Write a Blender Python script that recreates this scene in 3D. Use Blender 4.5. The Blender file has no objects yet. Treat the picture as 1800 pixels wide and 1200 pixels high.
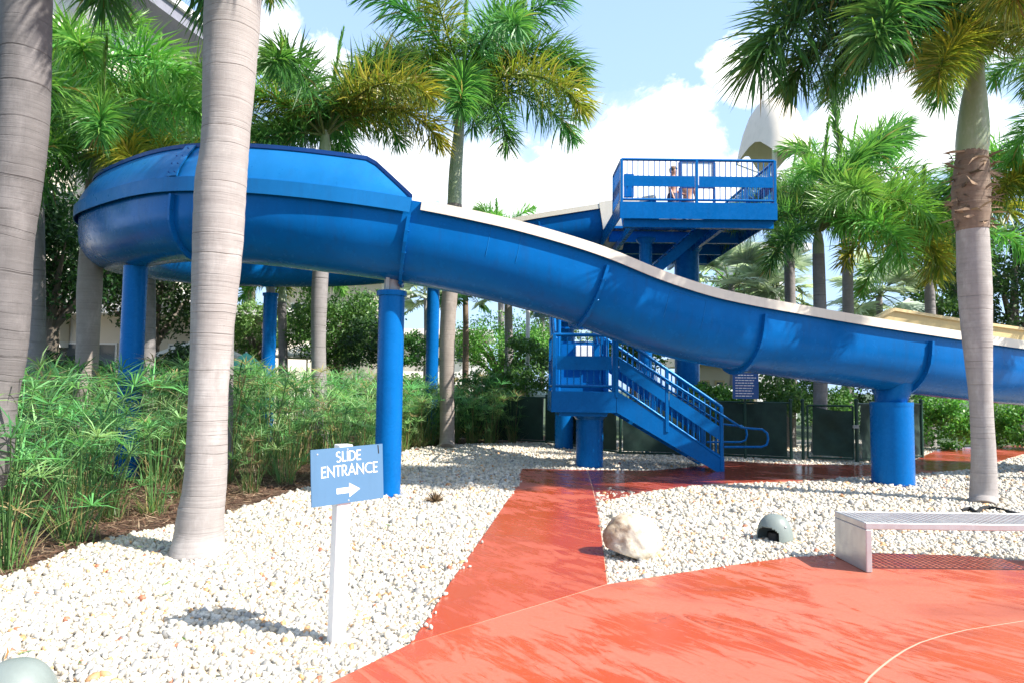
import bpy, bmesh, math, random
import numpy as np
from mathutils import Vector, Matrix, Quaternion

random.seed(7)
RNG = np.random.default_rng(7)
SC = bpy.context.scene
COL = SC.collection
R_ = math.radians

# ------------------------------------------------------------------ camera
FPX, CAM_H = 1250.0, 1.55
PITCH, ROLL = math.atan(82 / 1250), R_(0.7)
_r = Vector((1, 0, 0)); _f = Vector((0, math.cos(PITCH), math.sin(PITCH))); _u = Vector((0, -math.sin(PITCH), math.cos(PITCH)))
CR = math.cos(ROLL) * _r + math.sin(ROLL) * _u
CU = -math.sin(ROLL) * _r + math.cos(ROLL) * _u
cam_d = bpy.data.cameras.new('camera'); cam = bpy.data.objects.new('camera', cam_d); COL.objects.link(cam)
m = Matrix((CR, CU, -_f)).transposed().to_4x4(); m.translation = (0, 0, CAM_H)
cam.matrix_world = m
cam_d.sensor_width = 36; cam_d.lens = FPX / 1800 * 36; cam_d.clip_start = 0.05; cam_d.clip_end = 2000
SC.camera = cam

def ray(px, py): return (px - 900) / FPX * CR + (600 - py) / FPX * CU + _f
def G(px, py, z=0.0):                                   # photograph point on level ground -> world
    d = ray(px, py); t = (z - CAM_H) / d.z
    return Vector((d.x * t, d.y * t, z))
def P(px, py, y):                                       # photograph point at a known distance -> world
    d = ray(px, py); t = y / d.y
    return Vector((d.x * t, y, CAM_H + d.z * t))

# ------------------------------------------------------------------ light
SUN_TO = Vector((0.95, -0.42, 1.0)).normalized()
sun_d = bpy.data.lights.new('sun', 'SUN'); sun_d.energy = 4.1; sun_d.angle = R_(0.55); sun_d.color = (1, 0.95, 0.87)
sun = bpy.data.objects.new('sun', sun_d); COL.objects.link(sun)
sun.rotation_euler = SUN_TO.to_track_quat('Z', 'Y').to_euler(); sun.location = (10, -10, 12)

W = bpy.data.worlds.new('World'); SC.world = W; W.use_nodes = True
SC.view_settings.view_transform = 'Standard'; SC.view_settings.look = 'None'
SC.view_settings.exposure = 1.3; SC.view_settings.gamma = 1; SC.view_settings.use_curve_mapping = False

class NT:
    def __init__(s, tree): s.t = tree; s.n = tree.nodes; s.l = tree.links
    def node(s, typ, **kw):
        n = s.n.new(typ)
        for k, v in kw.items():
            if k.startswith('i_'): s.put(n.inputs[k[2:].replace('_', ' ')], v)
            elif isinstance(k, str): setattr(n, k, v)
        return n
    def put(s, sock, v):
        if isinstance(v, bpy.types.NodeSocket): s.l.new(v, sock)
        elif isinstance(v, (tuple, list, Vector)) and sock.type == 'RGBA' and len(v) == 3: sock.default_value = (*v, 1)
        else: sock.default_value = v
    def math(s, op, a, b=0.0, c=0.0, clamp=False):
        n = s.n.new('ShaderNodeMath'); n.operation = op; n.use_clamp = clamp
        s.put(n.inputs[0], a); s.put(n.inputs[1], b); s.put(n.inputs[2], c); return n.outputs[0]
    def vmath(s, op, a, b=(0, 0, 0)):
        n = s.n.new('ShaderNodeVectorMath'); n.operation = op
        s.put(n.inputs[0], a); s.put(n.inputs[1], b)
        return n.outputs['Value'] if op in ('LENGTH', 'DOT_PRODUCT', 'DISTANCE') else n.outputs[0]
    def mix(s, f, a, b, mode='MIX'):
        n = s.n.new('ShaderNodeMix'); n.data_type = 'RGBA'; n.blend_type = mode
        s.put(n.inputs[0], f); s.put(n.inputs[6], a); s.put(n.inputs[7], b); return n.outputs[2]
    def ramp(s, f, stops, interp='LINEAR'):
        n = s.n.new('ShaderNodeValToRGB'); n.color_ramp.interpolation = interp; e = n.color_ramp.elements
        while len(e) < len(stops): e.new(0.5)
        for i, (p, c) in enumerate(stops):
            e[i].position = p; e[i].color = (c, c, c, 1) if isinstance(c, (int, float)) else (*c, 1)
        s.put(n.inputs[0], f); return n.outputs[0]
    def noise(s, vec, scale, detail=4, rough=0.55, dist=0.0):
        n = s.n.new('ShaderNodeTexNoise'); s.put(n.inputs['Vector'], vec)
        n.inputs['Scale'].default_value = scale; n.inputs['Detail'].default_value = detail
        n.inputs['Roughness'].default_value = rough; n.inputs['Distortion'].default_value = dist
        return n.outputs[0]
    def mapping(s, vec, scale=(1, 1, 1), loc=(0, 0, 0), rot=(0, 0, 0)):
        n = s.n.new('ShaderNodeMapping'); s.put(n.inputs[0], vec)
        n.inputs[1].default_value = loc; n.inputs[2].default_value = rot; n.inputs[3].default_value = scale; return n.outputs[0]
    def coord(s, which='Object'): return s.n.new('ShaderNodeTexCoord').outputs[which]
    def bump(s, h, strength=0.3, dist=0.02, normal=None):
        n = s.n.new('ShaderNodeBump'); s.put(n.inputs['Height'], h); n.inputs['Strength'].default_value = strength
        n.inputs['Distance'].default_value = dist
        if normal is not None: s.l.new(normal, n.inputs['Normal'])
        return n.outputs[0]

# sky: physical sky with cumulus
w = NT(W.node_tree); w.n.clear()
sky = w.node('ShaderNodeTexSky', sky_type='NISHITA'); sky.sun_disc = False
sky.sun_elevation = math.asin(SUN_TO.z); sky.sun_rotation = math.atan2(SUN_TO.x, SUN_TO.y)
sky.air_density = 1.0; sky.dust_density = 1.2; sky.ozone_density = 1.0
d = w.coord('Generated')
nz = w.noise(w.mapping(d, (1, 1, 1.3)), 8.0, 10, 0.64, 0.35)
nf = w.math('SUBTRACT', nz, 0.5)
field = None
for px, py, rx, ry in [(1120, 265, .115, .085), (1020, 300, .13, .075), (850, 290, .11, .065), (1180, 240, .07, .06), (930, 340, .16, .06), (1295, 112, .05, .035),
                       (485, 70, .035, .05), (1560, 215, .15, .055), (1480, 290, .16, .05), (1700, 250, .12, .05), (1330, 330, .10, .05), (560, 150, .05, .06),
                       (680, 300, .13, .08), (1340, 150, .05, .03), (1770, 60, .05, .06), (1225, 178, .03, .02)]:
    c = ray(px, py).normalized()
    v = w.vmath('SUBTRACT', d, c)
    v = w.vmath('MULTIPLY', v, (1 / rx, 1 / rx, 1 / ry))
    b = w.math('SUBTRACT', 1.0, w.vmath('LENGTH', v))
    field = b if field is None else w.math('SMOOTH_MAX', field, b, 0.15)
far = w.noise(w.mapping(d, (1, 1, 2.6), (3.1, 1.7, .4)), 2.3, 6, 0.55)            # the rest of the sky carries similar clouds
sep = w.node('ShaderNodeSeparateXYZ'); w.put(sep.inputs[0], d)
elsewhere = w.ramp(sep.outputs['Y'], [(0.48, 1.0), (0.70, 0.0)])
far = w.math('MULTIPLY', w.math('SUBTRACT', far, 0.56), 4.0)
far = w.math('ADD', w.math('MULTIPLY', far, elsewhere), w.math('MULTIPLY', w.math('SUBTRACT', elsewhere, 1.0), 3.0))
field = w.math('MAXIMUM', field, far)
cl = w.ramp(w.math('ADD', field, w.math('MULTIPLY', nf, 3.0)), [(0.05, 0.0), (0.42, 0.9), (0.75, 1.0)])
wisp = w.ramp(w.math('ADD', field, w.math('MULTIPLY', nf, 1.6)), [(0.0, 0.0), (0.9, 0.55)])
lowhaze = w.ramp(sep.outputs['Z'], [(0.0, 0.80), (0.14, 0.72), (0.42, 0.62), (0.9, 0.30)])
mask = w.math('MAXIMUM', cl, wisp)
shade = w.ramp(w.noise(w.mapping(d, (1, 1, 1.3), (0, 0, .04)), 5.0, 5, .5), [(0.3, (4.6, 5.0, 5.6)), (0.62, (6.2, 6.2, 6.2))])
skyc = w.mix(lowhaze, sky.outputs[0], (2.35, 3.45, 5.3))
bg = w.node('ShaderNodeBackground'); bg.inputs['Strength'].default_value = 0.118
w.put(bg.inputs['Color'], w.mix(mask, skyc, shade))
out = w.node('ShaderNodeOutputWorld'); w.l.new(bg.outputs[0], out.inputs[0])

# ------------------------------------------------------------------ materials
MATS = {}
def mat(name):
    m = bpy.data.materials.new(name); m.use_nodes = True
    t = NT(m.node_tree); b = t.n['Principled BSDF']; MATS[name] = m
    return m, t, b
def setp(t, b, **kw):
    for k, v in kw.items(): t.put(b.inputs[k.replace('_', ' ')], v)

def paint(name, col, rough=0.3, coat=0.4, var=0.18, scale=2.5, scratch=0.0, bumpy=0.02, worn=(0.25, 0.42, 0.62), spec=.3, grime_amt=.28, stint=(1, 1, 1)):
    m, t, b = mat(name); co = t.coord('Object')
    n = t.noise(co, scale, 5, 0.6)
    lo = tuple(c * (1 - var) for c in col); hi = tuple(min(1, c * (1 + var) + 0.004) for c in col)
    c = t.mix(n, lo, hi)
    grime = t.ramp(t.noise(t.mapping(co, (5, 5, .6)), 2.0, 6, .7), [(0.50, 0.0), (0.8, grime_amt)])
    c = t.mix(grime, c, tuple(x * .55 + .012 for x in col))
    if scratch:
        s = t.ramp(t.noise(t.mapping(co, (1.2, 1.2, 9), rot=(.2, .4, .3)), 6.0, 8, .75), [(0.70, 0.0), (0.76, scratch)])
        c = t.mix(s, c, worn)
    setp(t, b, Base_Color=c, Roughness=t.ramp(t.noise(co, 9, 4), [(0.3, rough * .75), (0.75, rough * 1.45)]), Coat_Weight=coat, Coat_Roughness=0.12, Specular_IOR_Level=spec, Specular_Tint=stint)
    b.inputs['Normal'].default_value = (0, 0, 0)
    t.put(b.inputs['Normal'], t.bump(t.noise(co, 14, 3), bumpy * 4, 0.01))
    return m
BLUE = paint('blue_painted_steel', (0.0005, 0.112, 0.37), 0.26, 0.0, scratch=0.12, spec=.5, stint=(.12, .5, 1), grime_amt=.45)
FLUME = paint('blue_gelcoat', (0.0003, 0.100, 0.335), 0.22, 0.0, spec=.45, stint=(.08, .45, 1), grime_amt=.72, var=.28, scale=1.3, scratch=0.22, bumpy=0.03)
GUARD = paint('light_blue_gelcoat', (0.008, 0.150, 0.42), 0.34, 0.0, spec=.3, stint=(.3, .7, 1), grime_amt=.4, scratch=0.15)
DARKB = paint('deep_blue_steel', (0.004, 0.05, 0.22), 0.45, 0.1)
BEIGE = paint('cream_gelcoat', (0.68, 0.62, 0.52), 0.42, 0.2, var=.07, scratch=.06, worn=(.5, .42, .3))
BEIGE2 = paint('sand_gelcoat', (0.62, 0.47, 0.24), 0.42, 0.2, var=.06)
WHITE = paint('white_paint', (0.80, 0.79, 0.76), 0.45, 0.1, var=.05)
LBLUE = paint('sky_blue_print', (0.085, 0.19, 0.32), 0.5, 0.0, var=.03)
LETTER = paint('white_print', (0.86, 0.86, 0.85), 0.5, 0.0, var=.02)
GALV = paint('galvanised_steel', (0.42, 0.43, 0.42), 0.45, 0.0, var=.2)
GREENP = paint('dark_green_steel', (0.006, 0.045, 0.03), 0.4, 0.2)
HOOD = paint('grey_green_plastic', (0.195, 0.228, 0.212), 0.45, 0.15, var=.12, scratch=.1, worn=(.5, .52, .48))
BLACKP = paint('black_rubber', (0.012, 0.012, 0.012), 0.55, 0.0)
NAVY = paint('navy_sign_face', (0.03, 0.10, 0.30), 0.4, 0.1)
CANOPYM = paint('beige_canopy_fabric', (0.70, 0.62, 0.52), 0.8, 0.0, var=.08)
UMBW = paint('white_umbrella_fabric', (0.72, 0.70, 0.64), 0.85, 0.0, var=.08)
UMBG = paint('mint_umbrella_fabric', (0.16, 0.55, 0.40), 0.85, 0.0, var=.08)
UMBP = paint('pale_green_fabric', (0.42, 0.50, 0.44), 0.85, 0.0, var=.1)
SOFFIT = paint('grey_soffit', (0.22, 0.22, 0.26), 0.8, 0.0)
GLASSD = paint('dark_window_glass', (0.05, 0.07, 0.08), 0.08, 0.3)
ALU = paint('brushed_aluminium', (0.50, 0.505, 0.505), 0.38, 0.0, var=.1); ALU.node_tree.nodes['Principled BSDF'].inputs['Metallic'].default_value = 0.55

m, t, b = mat('cream_stucco'); STUCCO = m; co = t.coord('Object')
setp(t, b, Base_Color=t.mix(t.noise(co, .8, 6), (.60, .53, .42), (.72, .66, .56)), Roughness=.85)
t.put(b.inputs['Normal'], t.bump(t.noise(co, 30, 3), .2, .02))
m, t, b = mat('white_stucco'); WSTUCCO = m; co = t.coord('Object')
setp(t, b, Base_Color=t.mix(t.noise(co, .8, 6), (.68, .66, .62), (.8, .79, .77)), Roughness=.85)

m, t, b = mat('windscreen_fabric'); SCREEN = m; co = t.coord('Object')
c = t.mix(t.ramp(t.noise(co, 3, 6, .7), [(.35, 0.), (.75, 1.)]), (.004, .024, .017), (.016, .052, .037))
setp(t, b, Base_Color=c, Roughness=.75); t.put(b.inputs['Normal'], t.bump(t.noise(co, 220, 2), .3, .004))

def leaf_mat(name, gain=1.15, trans=0.40, rough=.38, vary=.35):
    m, t, b = mat(name)
    a = t.node('ShaderNodeAttribute', attribute_name='tint')
    oi = t.node('ShaderNodeObjectInfo')
    hv = t.node('ShaderNodeHueSaturation'); t.put(hv.inputs['Color'], a.outputs['Color'])
    t.put(hv.inputs['Value'], t.math('MULTIPLY_ADD', oi.outputs['Random'], vary, (1 - vary / 2) * gain)); t.put(hv.inputs['Hue'], t.math('MULTIPLY_ADD', oi.outputs['Random'], .03, .487))
    setp(t, b, Base_Color=hv.outputs[0], Roughness=rough); b.inputs['Specular IOR Level'].default_value = .45
    tr = t.node('ShaderNodeBsdfTranslucent'); t.put(tr.inputs['Color'], t.mix(.5, hv.outputs[0], t.mix(1.0, hv.outputs[0], (1.3, 1.5, .5), 'MULTIPLY')))
    ms = t.node('ShaderNodeMixShader'); ms.inputs[0].default_value = trans
    t.l.new(b.outputs[0], ms.inputs[1]); t.l.new(tr.outputs[0], ms.inputs[2])
    t.l.new(ms.outputs[0], t.n['Material Output'].inputs[0]); return m
LEAF = leaf_mat('palm_leaf', 1.3); TREELEAF = leaf_mat('tree_leaf', 1.15, .35, .45); SEDGE = leaf_mat('sedge_leaf', 1.05, .40, .42, .75)
DRY = leaf_mat('dry_litter', 1.0, .1, .8)

def trunk_mat(name, a_, b_, ring_scale, dark):
    m, t, b = mat(name); co = t.coord('Object')
    warp = t.noise(co, 1.6, 2)
    sp = t.node('ShaderNodeSeparateXYZ'); t.put(sp.inputs[0], co)
    zz = t.math('ADD', t.math('MULTIPLY', sp.outputs['Z'], ring_scale), t.math('MULTIPLY', warp, 1.1))
    ring = t.noise(t.mapping(co, (1.2, 1.2, ring_scale * 2.0)), 1.0, 6, .65, .6)
    cb = t.node('ShaderNodeCombineXYZ'); t.put(cb.inputs[2], zz)
    ln = t.noise(cb.outputs[0], 2.3, 3, .6)
    brk = t.ramp(t.noise(t.mapping(co, (3, 3, 9)), 1.0, 4, .6), [(.38, .15), (.6, 1.)])
    line = t.math('MULTIPLY', t.ramp(ln, [(.35, 1.), (.44, 0.)]), brk)
    blot = t.ramp(t.noise(co, 4.5, 7, .7), [(.35, 0.), (.72, 1.)])
    fibre = t.noise(t.mapping(co, (60, 60, 2.5)), 1.0, 4, .6)
    c = t.mix(t.math('MULTIPLY_ADD', ring, .7, t.math('MULTIPLY', blot, .3)), a_, b_)
    c = t.mix(t.math('MULTIPLY', line, .55), c, dark)
    c = t.mix(t.ramp(fibre, [(.55, 0.), (.8, .16)]), c, tuple(x * .6 for x in a_))
    lich = t.ramp(t.noise(co, 2.4, 8, .72, .5), [(.50, 0.), (.64, .5)])
    c = t.mix(lich, c, tuple(x * .62 + .01 for x in b_))
    pale = t.ramp(t.noise(t.mapping(co, (1, 1, .5), (4, 2, 1)), 3.1, 7, .7), [(.52, 0.), (.68, .45)])
    c = t.mix(pale, c, tuple(min(.8, x * 1.28) for x in b_))
    spots = t.ramp(t.noise(co, 17, 4, .7), [(.70, 0.), (.76, .7)])
    c = t.mix(spots, c, dark)
    setp(t, b, Base_Color=c, Roughness=.85)
    h = t.math('ADD', t.math('MULTIPLY', line, -1.0), t.math('ADD', t.math('MULTIPLY', fibre, .12), t.math('MULTIPLY', ring, .7)))
    t.put(b.inputs['Normal'], t.bump(h, .55, .018)); return m
TRUNKW = trunk_mat('pale_palm_bark', (.23, .20, .185), (.42, .385, .365), 13, (.10, .08, .065))
TRUNKL = trunk_mat('shaded_grey_palm_bark', (.07, .062, .060), (.20, .182, .177), 9, (.02, .016, .015))  # darker copy of the grey bark, crown shade painted into its colour
TRUNKG = trunk_mat('grey_palm_bark', (.15, .135, .13), (.31, .285, .28), 9, (.04, .03, .027))
TRUNKB = trunk_mat('brown_palm_bark', (.19, .155, .13), (.36, .31, .27), 17, (.06, .045, .035))
FIBRE = trunk_mat('fibrous_palm_boot', (.11, .07, .045), (.30, .215, .155), 14, (.025, .017, .012))
BARK = trunk_mat('tree_bark', (.10, .08, .06), (.19, .16, .13), 3, (.03, .025, .02))
m, t, b = mat('crownshaft_green'); SHAFT = m; co = t.coord('Object')
n = t.noise(t.mapping(co, (3, 3, .8)), 2, 6, .7); bl = t.ramp(t.noise(t.mapping(co, (1, 1, .6)), 3.0, 6, .7), [(.45, 0.), (.7, .75)])
setp(t, b, Base_Color=t.mix(bl, t.mix(n, (.20, .27, .13), (.36, .42, .26)), (.50, .50, .42)), Roughness=.5)
t.put(b.inputs['Normal'], t.bump(t.noise(t.mapping(co, (40, 40, 1.2)), 1, 3), .25, .01))

m, t, b = mat('pebble'); PEBBLE = m
a = t.node('ShaderNodeAttribute', attribute_name='tint'); co = t.coord('Object')
c = t.mix(t.ramp(t.noise(co, 55, 4, .65), [(.42, 0.), (.75, .45)]), a.outputs['Color'], t.mix(1.0, a.outputs['Color'], (.72, .62, .48), 'MULTIPLY'))
setp(t, b, Base_Color=c, Roughness=.55)
m, t, b = mat('gravel_bed'); GRAVELB = m; co = t.coord('Object')
v = t.node('ShaderNodeTexVoronoi'); t.put(v.inputs['Vector'], co); v.inputs['Scale'].default_value = 26
c = t.mix(t.ramp(t.noise(v.outputs['Color'], 3, 1), [(.35, 0.), (.7, 1.)]), (.36, .33, .27), (.55, .52, .46))
setp(t, b, Base_Color=t.mix(t.ramp(v.outputs['Distance'], [(.35, 0.), (.8, .7)]), c, (.30, .27, .22)), Roughness=.8)
t.put(b.inputs['Normal'], t.bump(t.math('SUBTRACT', 1.0, v.outputs['Distance']), .9, .03))
m, t, b = mat('bark_mulch'); MULCH = m; co = t.coord('Object')
n = t.noise(t.mapping(co, (1, 1, 1)), 24, 8, .75, .6)
setp(t, b, Base_Color=t.ramp(n, [(.3, (.02, .012, .008)), (.5, (.10, .055, .035)), (.72, (.24, .14, .09))]), Roughness=.95)
t.put(b.inputs['Normal'], t.bump(n, .9, .05))
m, t, b = mat('soil_and_grass'); SOIL = m; co = t.coord('Object')
setp(t, b, Base_Color=t.ramp(t.noise(co, 1.6, 9, .7), [(.35, (.02, .035, .012)), (.6, (.05, .09, .025)), (.8, (.12, .11, .06))]), Roughness=.95)

def concrete(name, dry1, dry2, wet, wetbias):
    m, t, b = mat(name); co = t.coord('Object')
    cl = t.noise(co, .7, 7, .62, .3); fine = t.noise(co, 38, 6, .7)
    c = t.mix(cl, dry1, dry2)
    c = t.mix(t.ramp(fine, [(.4, 0.), (.8, .35)]), c, tuple(x * .62 for x in dry1))
    big = t.noise(t.mapping(t.mapping(co, rot=(0, 0, .5)), (.6, .9, 1)), 1.0, 5, .6, .8)
    st = t.noise(t.mapping(t.mapping(co, rot=(0, 0, .95)), (.9, 4.2, 1)), 2.0, 8, .72, 1.2)
    dots = t.noise(t.mapping(t.mapping(co, rot=(0, 0, .95)), (1, 2.6, 1)), 15, 3, .55, .4)
    sp2 = t.node('ShaderNodeSeparateXYZ'); t.put(sp2.inputs[0], co)
    wv = t.math('ADD', t.math('MULTIPLY', big, .55), t.math('MULTIPLY', st, .55))
    wv = t.math('ADD', wv, wetbias(t, sp2) if callable(wetbias) else wetbias)
    wmask = t.ramp(wv, [(.55, 0.), (.585, .75), (.62, 1.)])
    dm = t.ramp(dots, [(.69, 0.), (.71, .9)])
    wm = t.math('MAXIMUM', wmask, t.math('MULTIPLY', dm, t.ramp(big, [(.42, 0.), (.5, 1.)])))
    c = t.mix(wm, c, t.mix(cl, wet, tuple(x * .8 for x in wet)))
    ve = t.node('ShaderNodeTexVoronoi', feature='DISTANCE_TO_EDGE'); t.put(ve.inputs['Vector'], t.vmath('ADD', co, t.vmath('MULTIPLY', t.noise(co, 1.5, 6, .65), (1.1, 1.1, 0)))); ve.inputs['Scale'].default_value = .33
    crk = t.math('MULTIPLY', t.ramp(ve.outputs['Distance'], [(.0008, 1.), (.0028, 0.)]), t.ramp(t.noise(co, .9, 2), [(.5, 0.), (.58, .55)]))
    c = t.mix(crk, c, (.10, .025, .018))
    c = t.mix(t.ramp(t.noise(co, 2.6, 7, .7), [(.58, 0.), (.8, .30)]), c, (.30, .10, .075))
    damp_shade = t.noise(t.mapping(co, (.55, 1.5, 1), (1.3, .4, 0)), 1.0, 6, .6, .5)  # dark patches paint shadow streaks as well as damp into the paving colour
    c = t.mix(t.ramp(damp_shade, [(.54, 0.), (.66, .42)]), c, (.20, .035, .018))
    spk = t.ramp(t.noise(co, 90, 2, .5), [(.73, 0.), (.75, 1.)])
    c = t.mix(t.math('MULTIPLY', spk, .5), c, (.05, .02, .015))
    setp(t, b, Base_Color=c, Roughness=t.mix(wm, t.ramp(fine, [(.3, .45), (.7, .65)]), (.2, .2, .2)))
    b.inputs['Specular IOR Level'].default_value = .5
    dry_b = t.bump(fine, .22, .004)
    bn = t.node('ShaderNodeBump'); t.put(bn.inputs['Height'], t.math('MULTIPLY', fine, t.math('SUBTRACT', 1.0, t.math('MULTIPLY', wm, .85)))); bn.inputs['Strength'].default_value = .3; bn.inputs['Distance'].default_value = .004
    t.put(b.inputs['Normal'], bn.outputs[0]); return m
DRY1, DRY2, WET = (.41, .100, .052), (.49, .150, .095), (.46, .076, .022)
PATHM = concrete('red_concrete', DRY1, DRY2, WET, .006)
PATHA = concrete('red_concrete_walk', (.37, .072, .036), (.45, .105, .060), (.42, .060, .017), .045)
PATHW = concrete('wet_red_concrete', (.34, .07, .042), (.42, .10, .065), (.32, .045, .017), .07)
m, t, b = mat('joint_mortar'); JOINT = m; setp(t, b, Base_Color=(.55, .32, .235), Roughness=.8)
m, t, b = mat('boulder_stone'); STONE = m; co = t.coord('Object')
n = t.noise(co, 3.2, 9, .68, .4)
c = t.ramp(n, [(.3, (.40, .30, .19)), (.5, (.62, .55, .43)), (.7, (.74, .70, .61))])
sp = t.node('ShaderNodeSeparateXYZ'); t.put(sp.inputs[0], co)
stn = t.math('ADD', t.math('MULTIPLY', t.noise(co, 5, 6, .7), .9), t.math('MULTIPLY', sp.outputs['X'], -1.1))
c = t.mix(t.ramp(stn, [(.50, 0.), (.74, .85)]), c, (.20, .10, .035))
c = t.mix(t.ramp(t.noise(co, 14, 6, .75), [(.6, 0.), (.74, .55)]), c, (.22, .17, .11))
setp(t, b, Base_Color=c, Roughness=.85); t.put(b.inputs['Normal'], t.bump(t.noise(co, 9, 9, .7), .5, .04))
m, t, b = mat('skin'); SKIN = m; setp(t, b, Base_Color=(.52, .27, .18), Roughness=.5); b.inputs['Subsurface Weight'].default_value = .05
m, t, b = mat('hair'); HAIR = m; setp(t, b, Base_Color=(.14, .075, .035), Roughness=.6)
m, t, b = mat('swim_cloth'); CLOTH = m; setp(t, b, Base_Color=(.05, .06, .12), Roughness=.8)
m, t, b = mat('eye_dark'); EYE = m; setp(t, b, Base_Color=(.01, .01, .01), Roughness=.3)

# ------------------------------------------------------------------ mesh helpers
ORG = {}
class M:
    def __init__(s): s.v = []; s.f = []; s.mi = []; s.cur = 0
    def add(s, vs, fs):
        o = len(s.v); s.v += [tuple(v) for v in vs]; s.f += [tuple(i + o for i in f) for f in fs]; s.mi += [s.cur] * len(fs); return o
    def box(s, c, size, rot=None):
        x, y, z = (a / 2 for a in size); c = Vector(c)
        vs = [Vector((sx * x, sy * y, sz * z)) for sx in (-1, 1) for sy in (-1, 1) for sz in (-1, 1)]
        if rot is not None: vs = [rot @ v for v in vs]
        s.add([c + v for v in vs], [(0, 1, 3, 2), (4, 6, 7, 5), (0, 4, 5, 1), (2, 3, 7, 6), (0, 2, 6, 4), (1, 5, 7, 3)]); return s
    def beam(s, a, b, w, h, up=(0, 0, 1)):                     # bar of section w x h from a to b
        a, b = Vector(a), Vector(b); t = (b - a).normalized(); u = Vector(up)
        if abs(t.dot(u)) > .98: u = Vector((0, 1, 0))
        sd = t.cross(u).normalized(); u = sd.cross(t)
        vs = [p + sx * sd * w / 2 + sz * u * h / 2 for p in (a, b) for sx in (-1, 1) for sz in (-1, 1)]
        s.add(vs, [(0, 1, 3, 2), (4, 6, 7, 5), (0, 4, 5, 1), (2, 3, 7, 6), (0, 2, 6, 4), (1, 5, 7, 3)]); return s
    def tube(s, pts, rad, n=10, caps=True):
        pts = [Vector(p) for p in pts]; k = len(pts); rad = rad if isinstance(rad, (list, tuple)) else [rad] * k
        ref = None; rows = []
        for i, p in enumerate(pts):
            t = (pts[min(i + 1, k - 1)] - pts[max(i - 1, 0)]).normalized()
            if ref is None: ref = Vector((1, 0, 0)) if abs(t.x) < .9 else Vector((0, 1, 0))
            a = (ref - t * ref.dot(t)).normalized(); ref = a; bb = t.cross(a)
            rows.append([p + rad[i] * (math.cos(q) * a + math.sin(q) * bb) for q in (2 * math.pi * j / n for j in range(n))])
        vs = [v for r in rows for v in r]
        fs = [(i * n + j, i * n + (j + 1) % n, (i + 1) * n + (j + 1) % n, (i + 1) * n + j) for i in range(k - 1) for j in range(n)]
        if caps: fs += [tuple(range(n - 1, -1, -1)), tuple((k - 1) * n + j for j in range(n))]
        s.add(vs, fs); return s
    def grid(s, rows, close=False):
        k, n = len(rows), len(rows[0]); vs = [v for r in rows for v in r]
        fs = [(i * n + j, i * n + (j + 1) % n, (i + 1) * n + (j + 1) % n, (i + 1) * n + j) for i in range(k - 1) for j in range(n if close else n - 1)]
        s.add(vs, fs); return s
    def prism(s, poly, z0, z1):
        n = len(poly); vs = [(p[0], p[1], z0) for p in poly] + [(p[0], p[1], z1) for p in poly]
        fs = [tuple(range(n - 1, -1, -1)), tuple(range(n, 2 * n))] + [(i, (i + 1) % n, n + (i + 1) % n, n + i) for i in range(n)]
        s.add(vs, fs); return s
    def lathe(s, prof, c, n=20):
        c = Vector(c); rows = [[c + Vector((r * math.cos(q), r * math.sin(q), z)) for q in (2 * math.pi * j / n for j in range(n))] for r, z in prof]
        return s.grid(rows, True)
    def build(s, name, mats, parent=None, smooth=False, org=None, bevel=0):
        o0 = ORG[parent.name] if parent is not None else Vector(org if org is not None else (0, 0, 0))
        me = bpy.data.meshes.new(name); me.from_pydata([(v[0] - o0.x, v[1] - o0.y, v[2] - o0.z) for v in s.v], [], s.f)
        for mm in (mats if isinstance(mats, (list, tuple)) else [mats]): me.materials.append(mm)
        if len(set(s.mi)) > 1: me.polygons.foreach_set('material_index', s.mi)
        bm = bmesh.new(); bm.from_mesh(me); bmesh.ops.recalc_face_normals(bm, faces=bm.faces)
        if bevel: bmesh.ops.bevel(bm, geom=bm.edges[:], offset=bevel, segments=1, affect='EDGES', clamp_overlap=True)
        bm.to_mesh(me); bm.free()
        if smooth:
            me.polygons.foreach_set('use_smooth', [True] * len(me.polygons)); me.set_sharp_from_angle(angle=R_(42))
        o = link(name, me, parent)
        if parent is None: o.location = o0
        ORG[o.name] = o0; return o
def link(name, data, parent=None):
    o = bpy.data.objects.new(name, data); COL.objects.link(o)
    if parent is not None: o.parent = parent
    return o
def tag(o, label=None, cat=None, group=None, kind=None):
    for k, v in (('label', label), ('category', cat), ('group', group), ('kind', kind)):
        if v: o[k] = v
    return o
def thing(name, label, cat, loc=(0, 0, 0), group=None):
    o = link(name, None); o.location = loc; o.empty_display_size = .2; ORG[o.name] = Vector(loc); return tag(o, label, cat, group)
def np_mesh(name, V, faces, tint=None, mtl=None, smooth=False):      # V (N,3); faces = list of int arrays (M,k)
    me = bpy.data.meshes.new(name); me.vertices.add(len(V)); me.vertices.foreach_set('co', np.asarray(V, np.float32).ravel())
    tot = sum(f.size for f in faces); cnt = sum(len(f) for f in faces)
    me.loops.add(tot); me.polygons.add(cnt)
    me.loops.foreach_set('vertex_index', np.concatenate([f.ravel() for f in faces]).astype(np.int32))
    sizes = np.concatenate([np.full(len(f), f.shape[1]) for f in faces]); st = np.concatenate([[0], np.cumsum(sizes)[:-1]])
    me.polygons.foreach_set('loop_start', st.astype(np.int32)); me.polygons.foreach_set('loop_total', sizes.astype(np.int32))
    if smooth: me.polygons.foreach_set('use_smooth', np.ones(cnt, bool))
    me.update(calc_edges=True)
    if tint is not None:
        a = me.color_attributes.new('tint', 'FLOAT_COLOR', 'POINT')
        a.data.foreach_set('color', np.concatenate([tint, np.ones((len(tint), 1))], 1).astype(np.float32).ravel())
    if mtl: me.materials.append(mtl)
    return me
def unit(a): return a / np.maximum(np.linalg.norm(a, axis=-1, keepdims=True), 1e-9)
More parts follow.
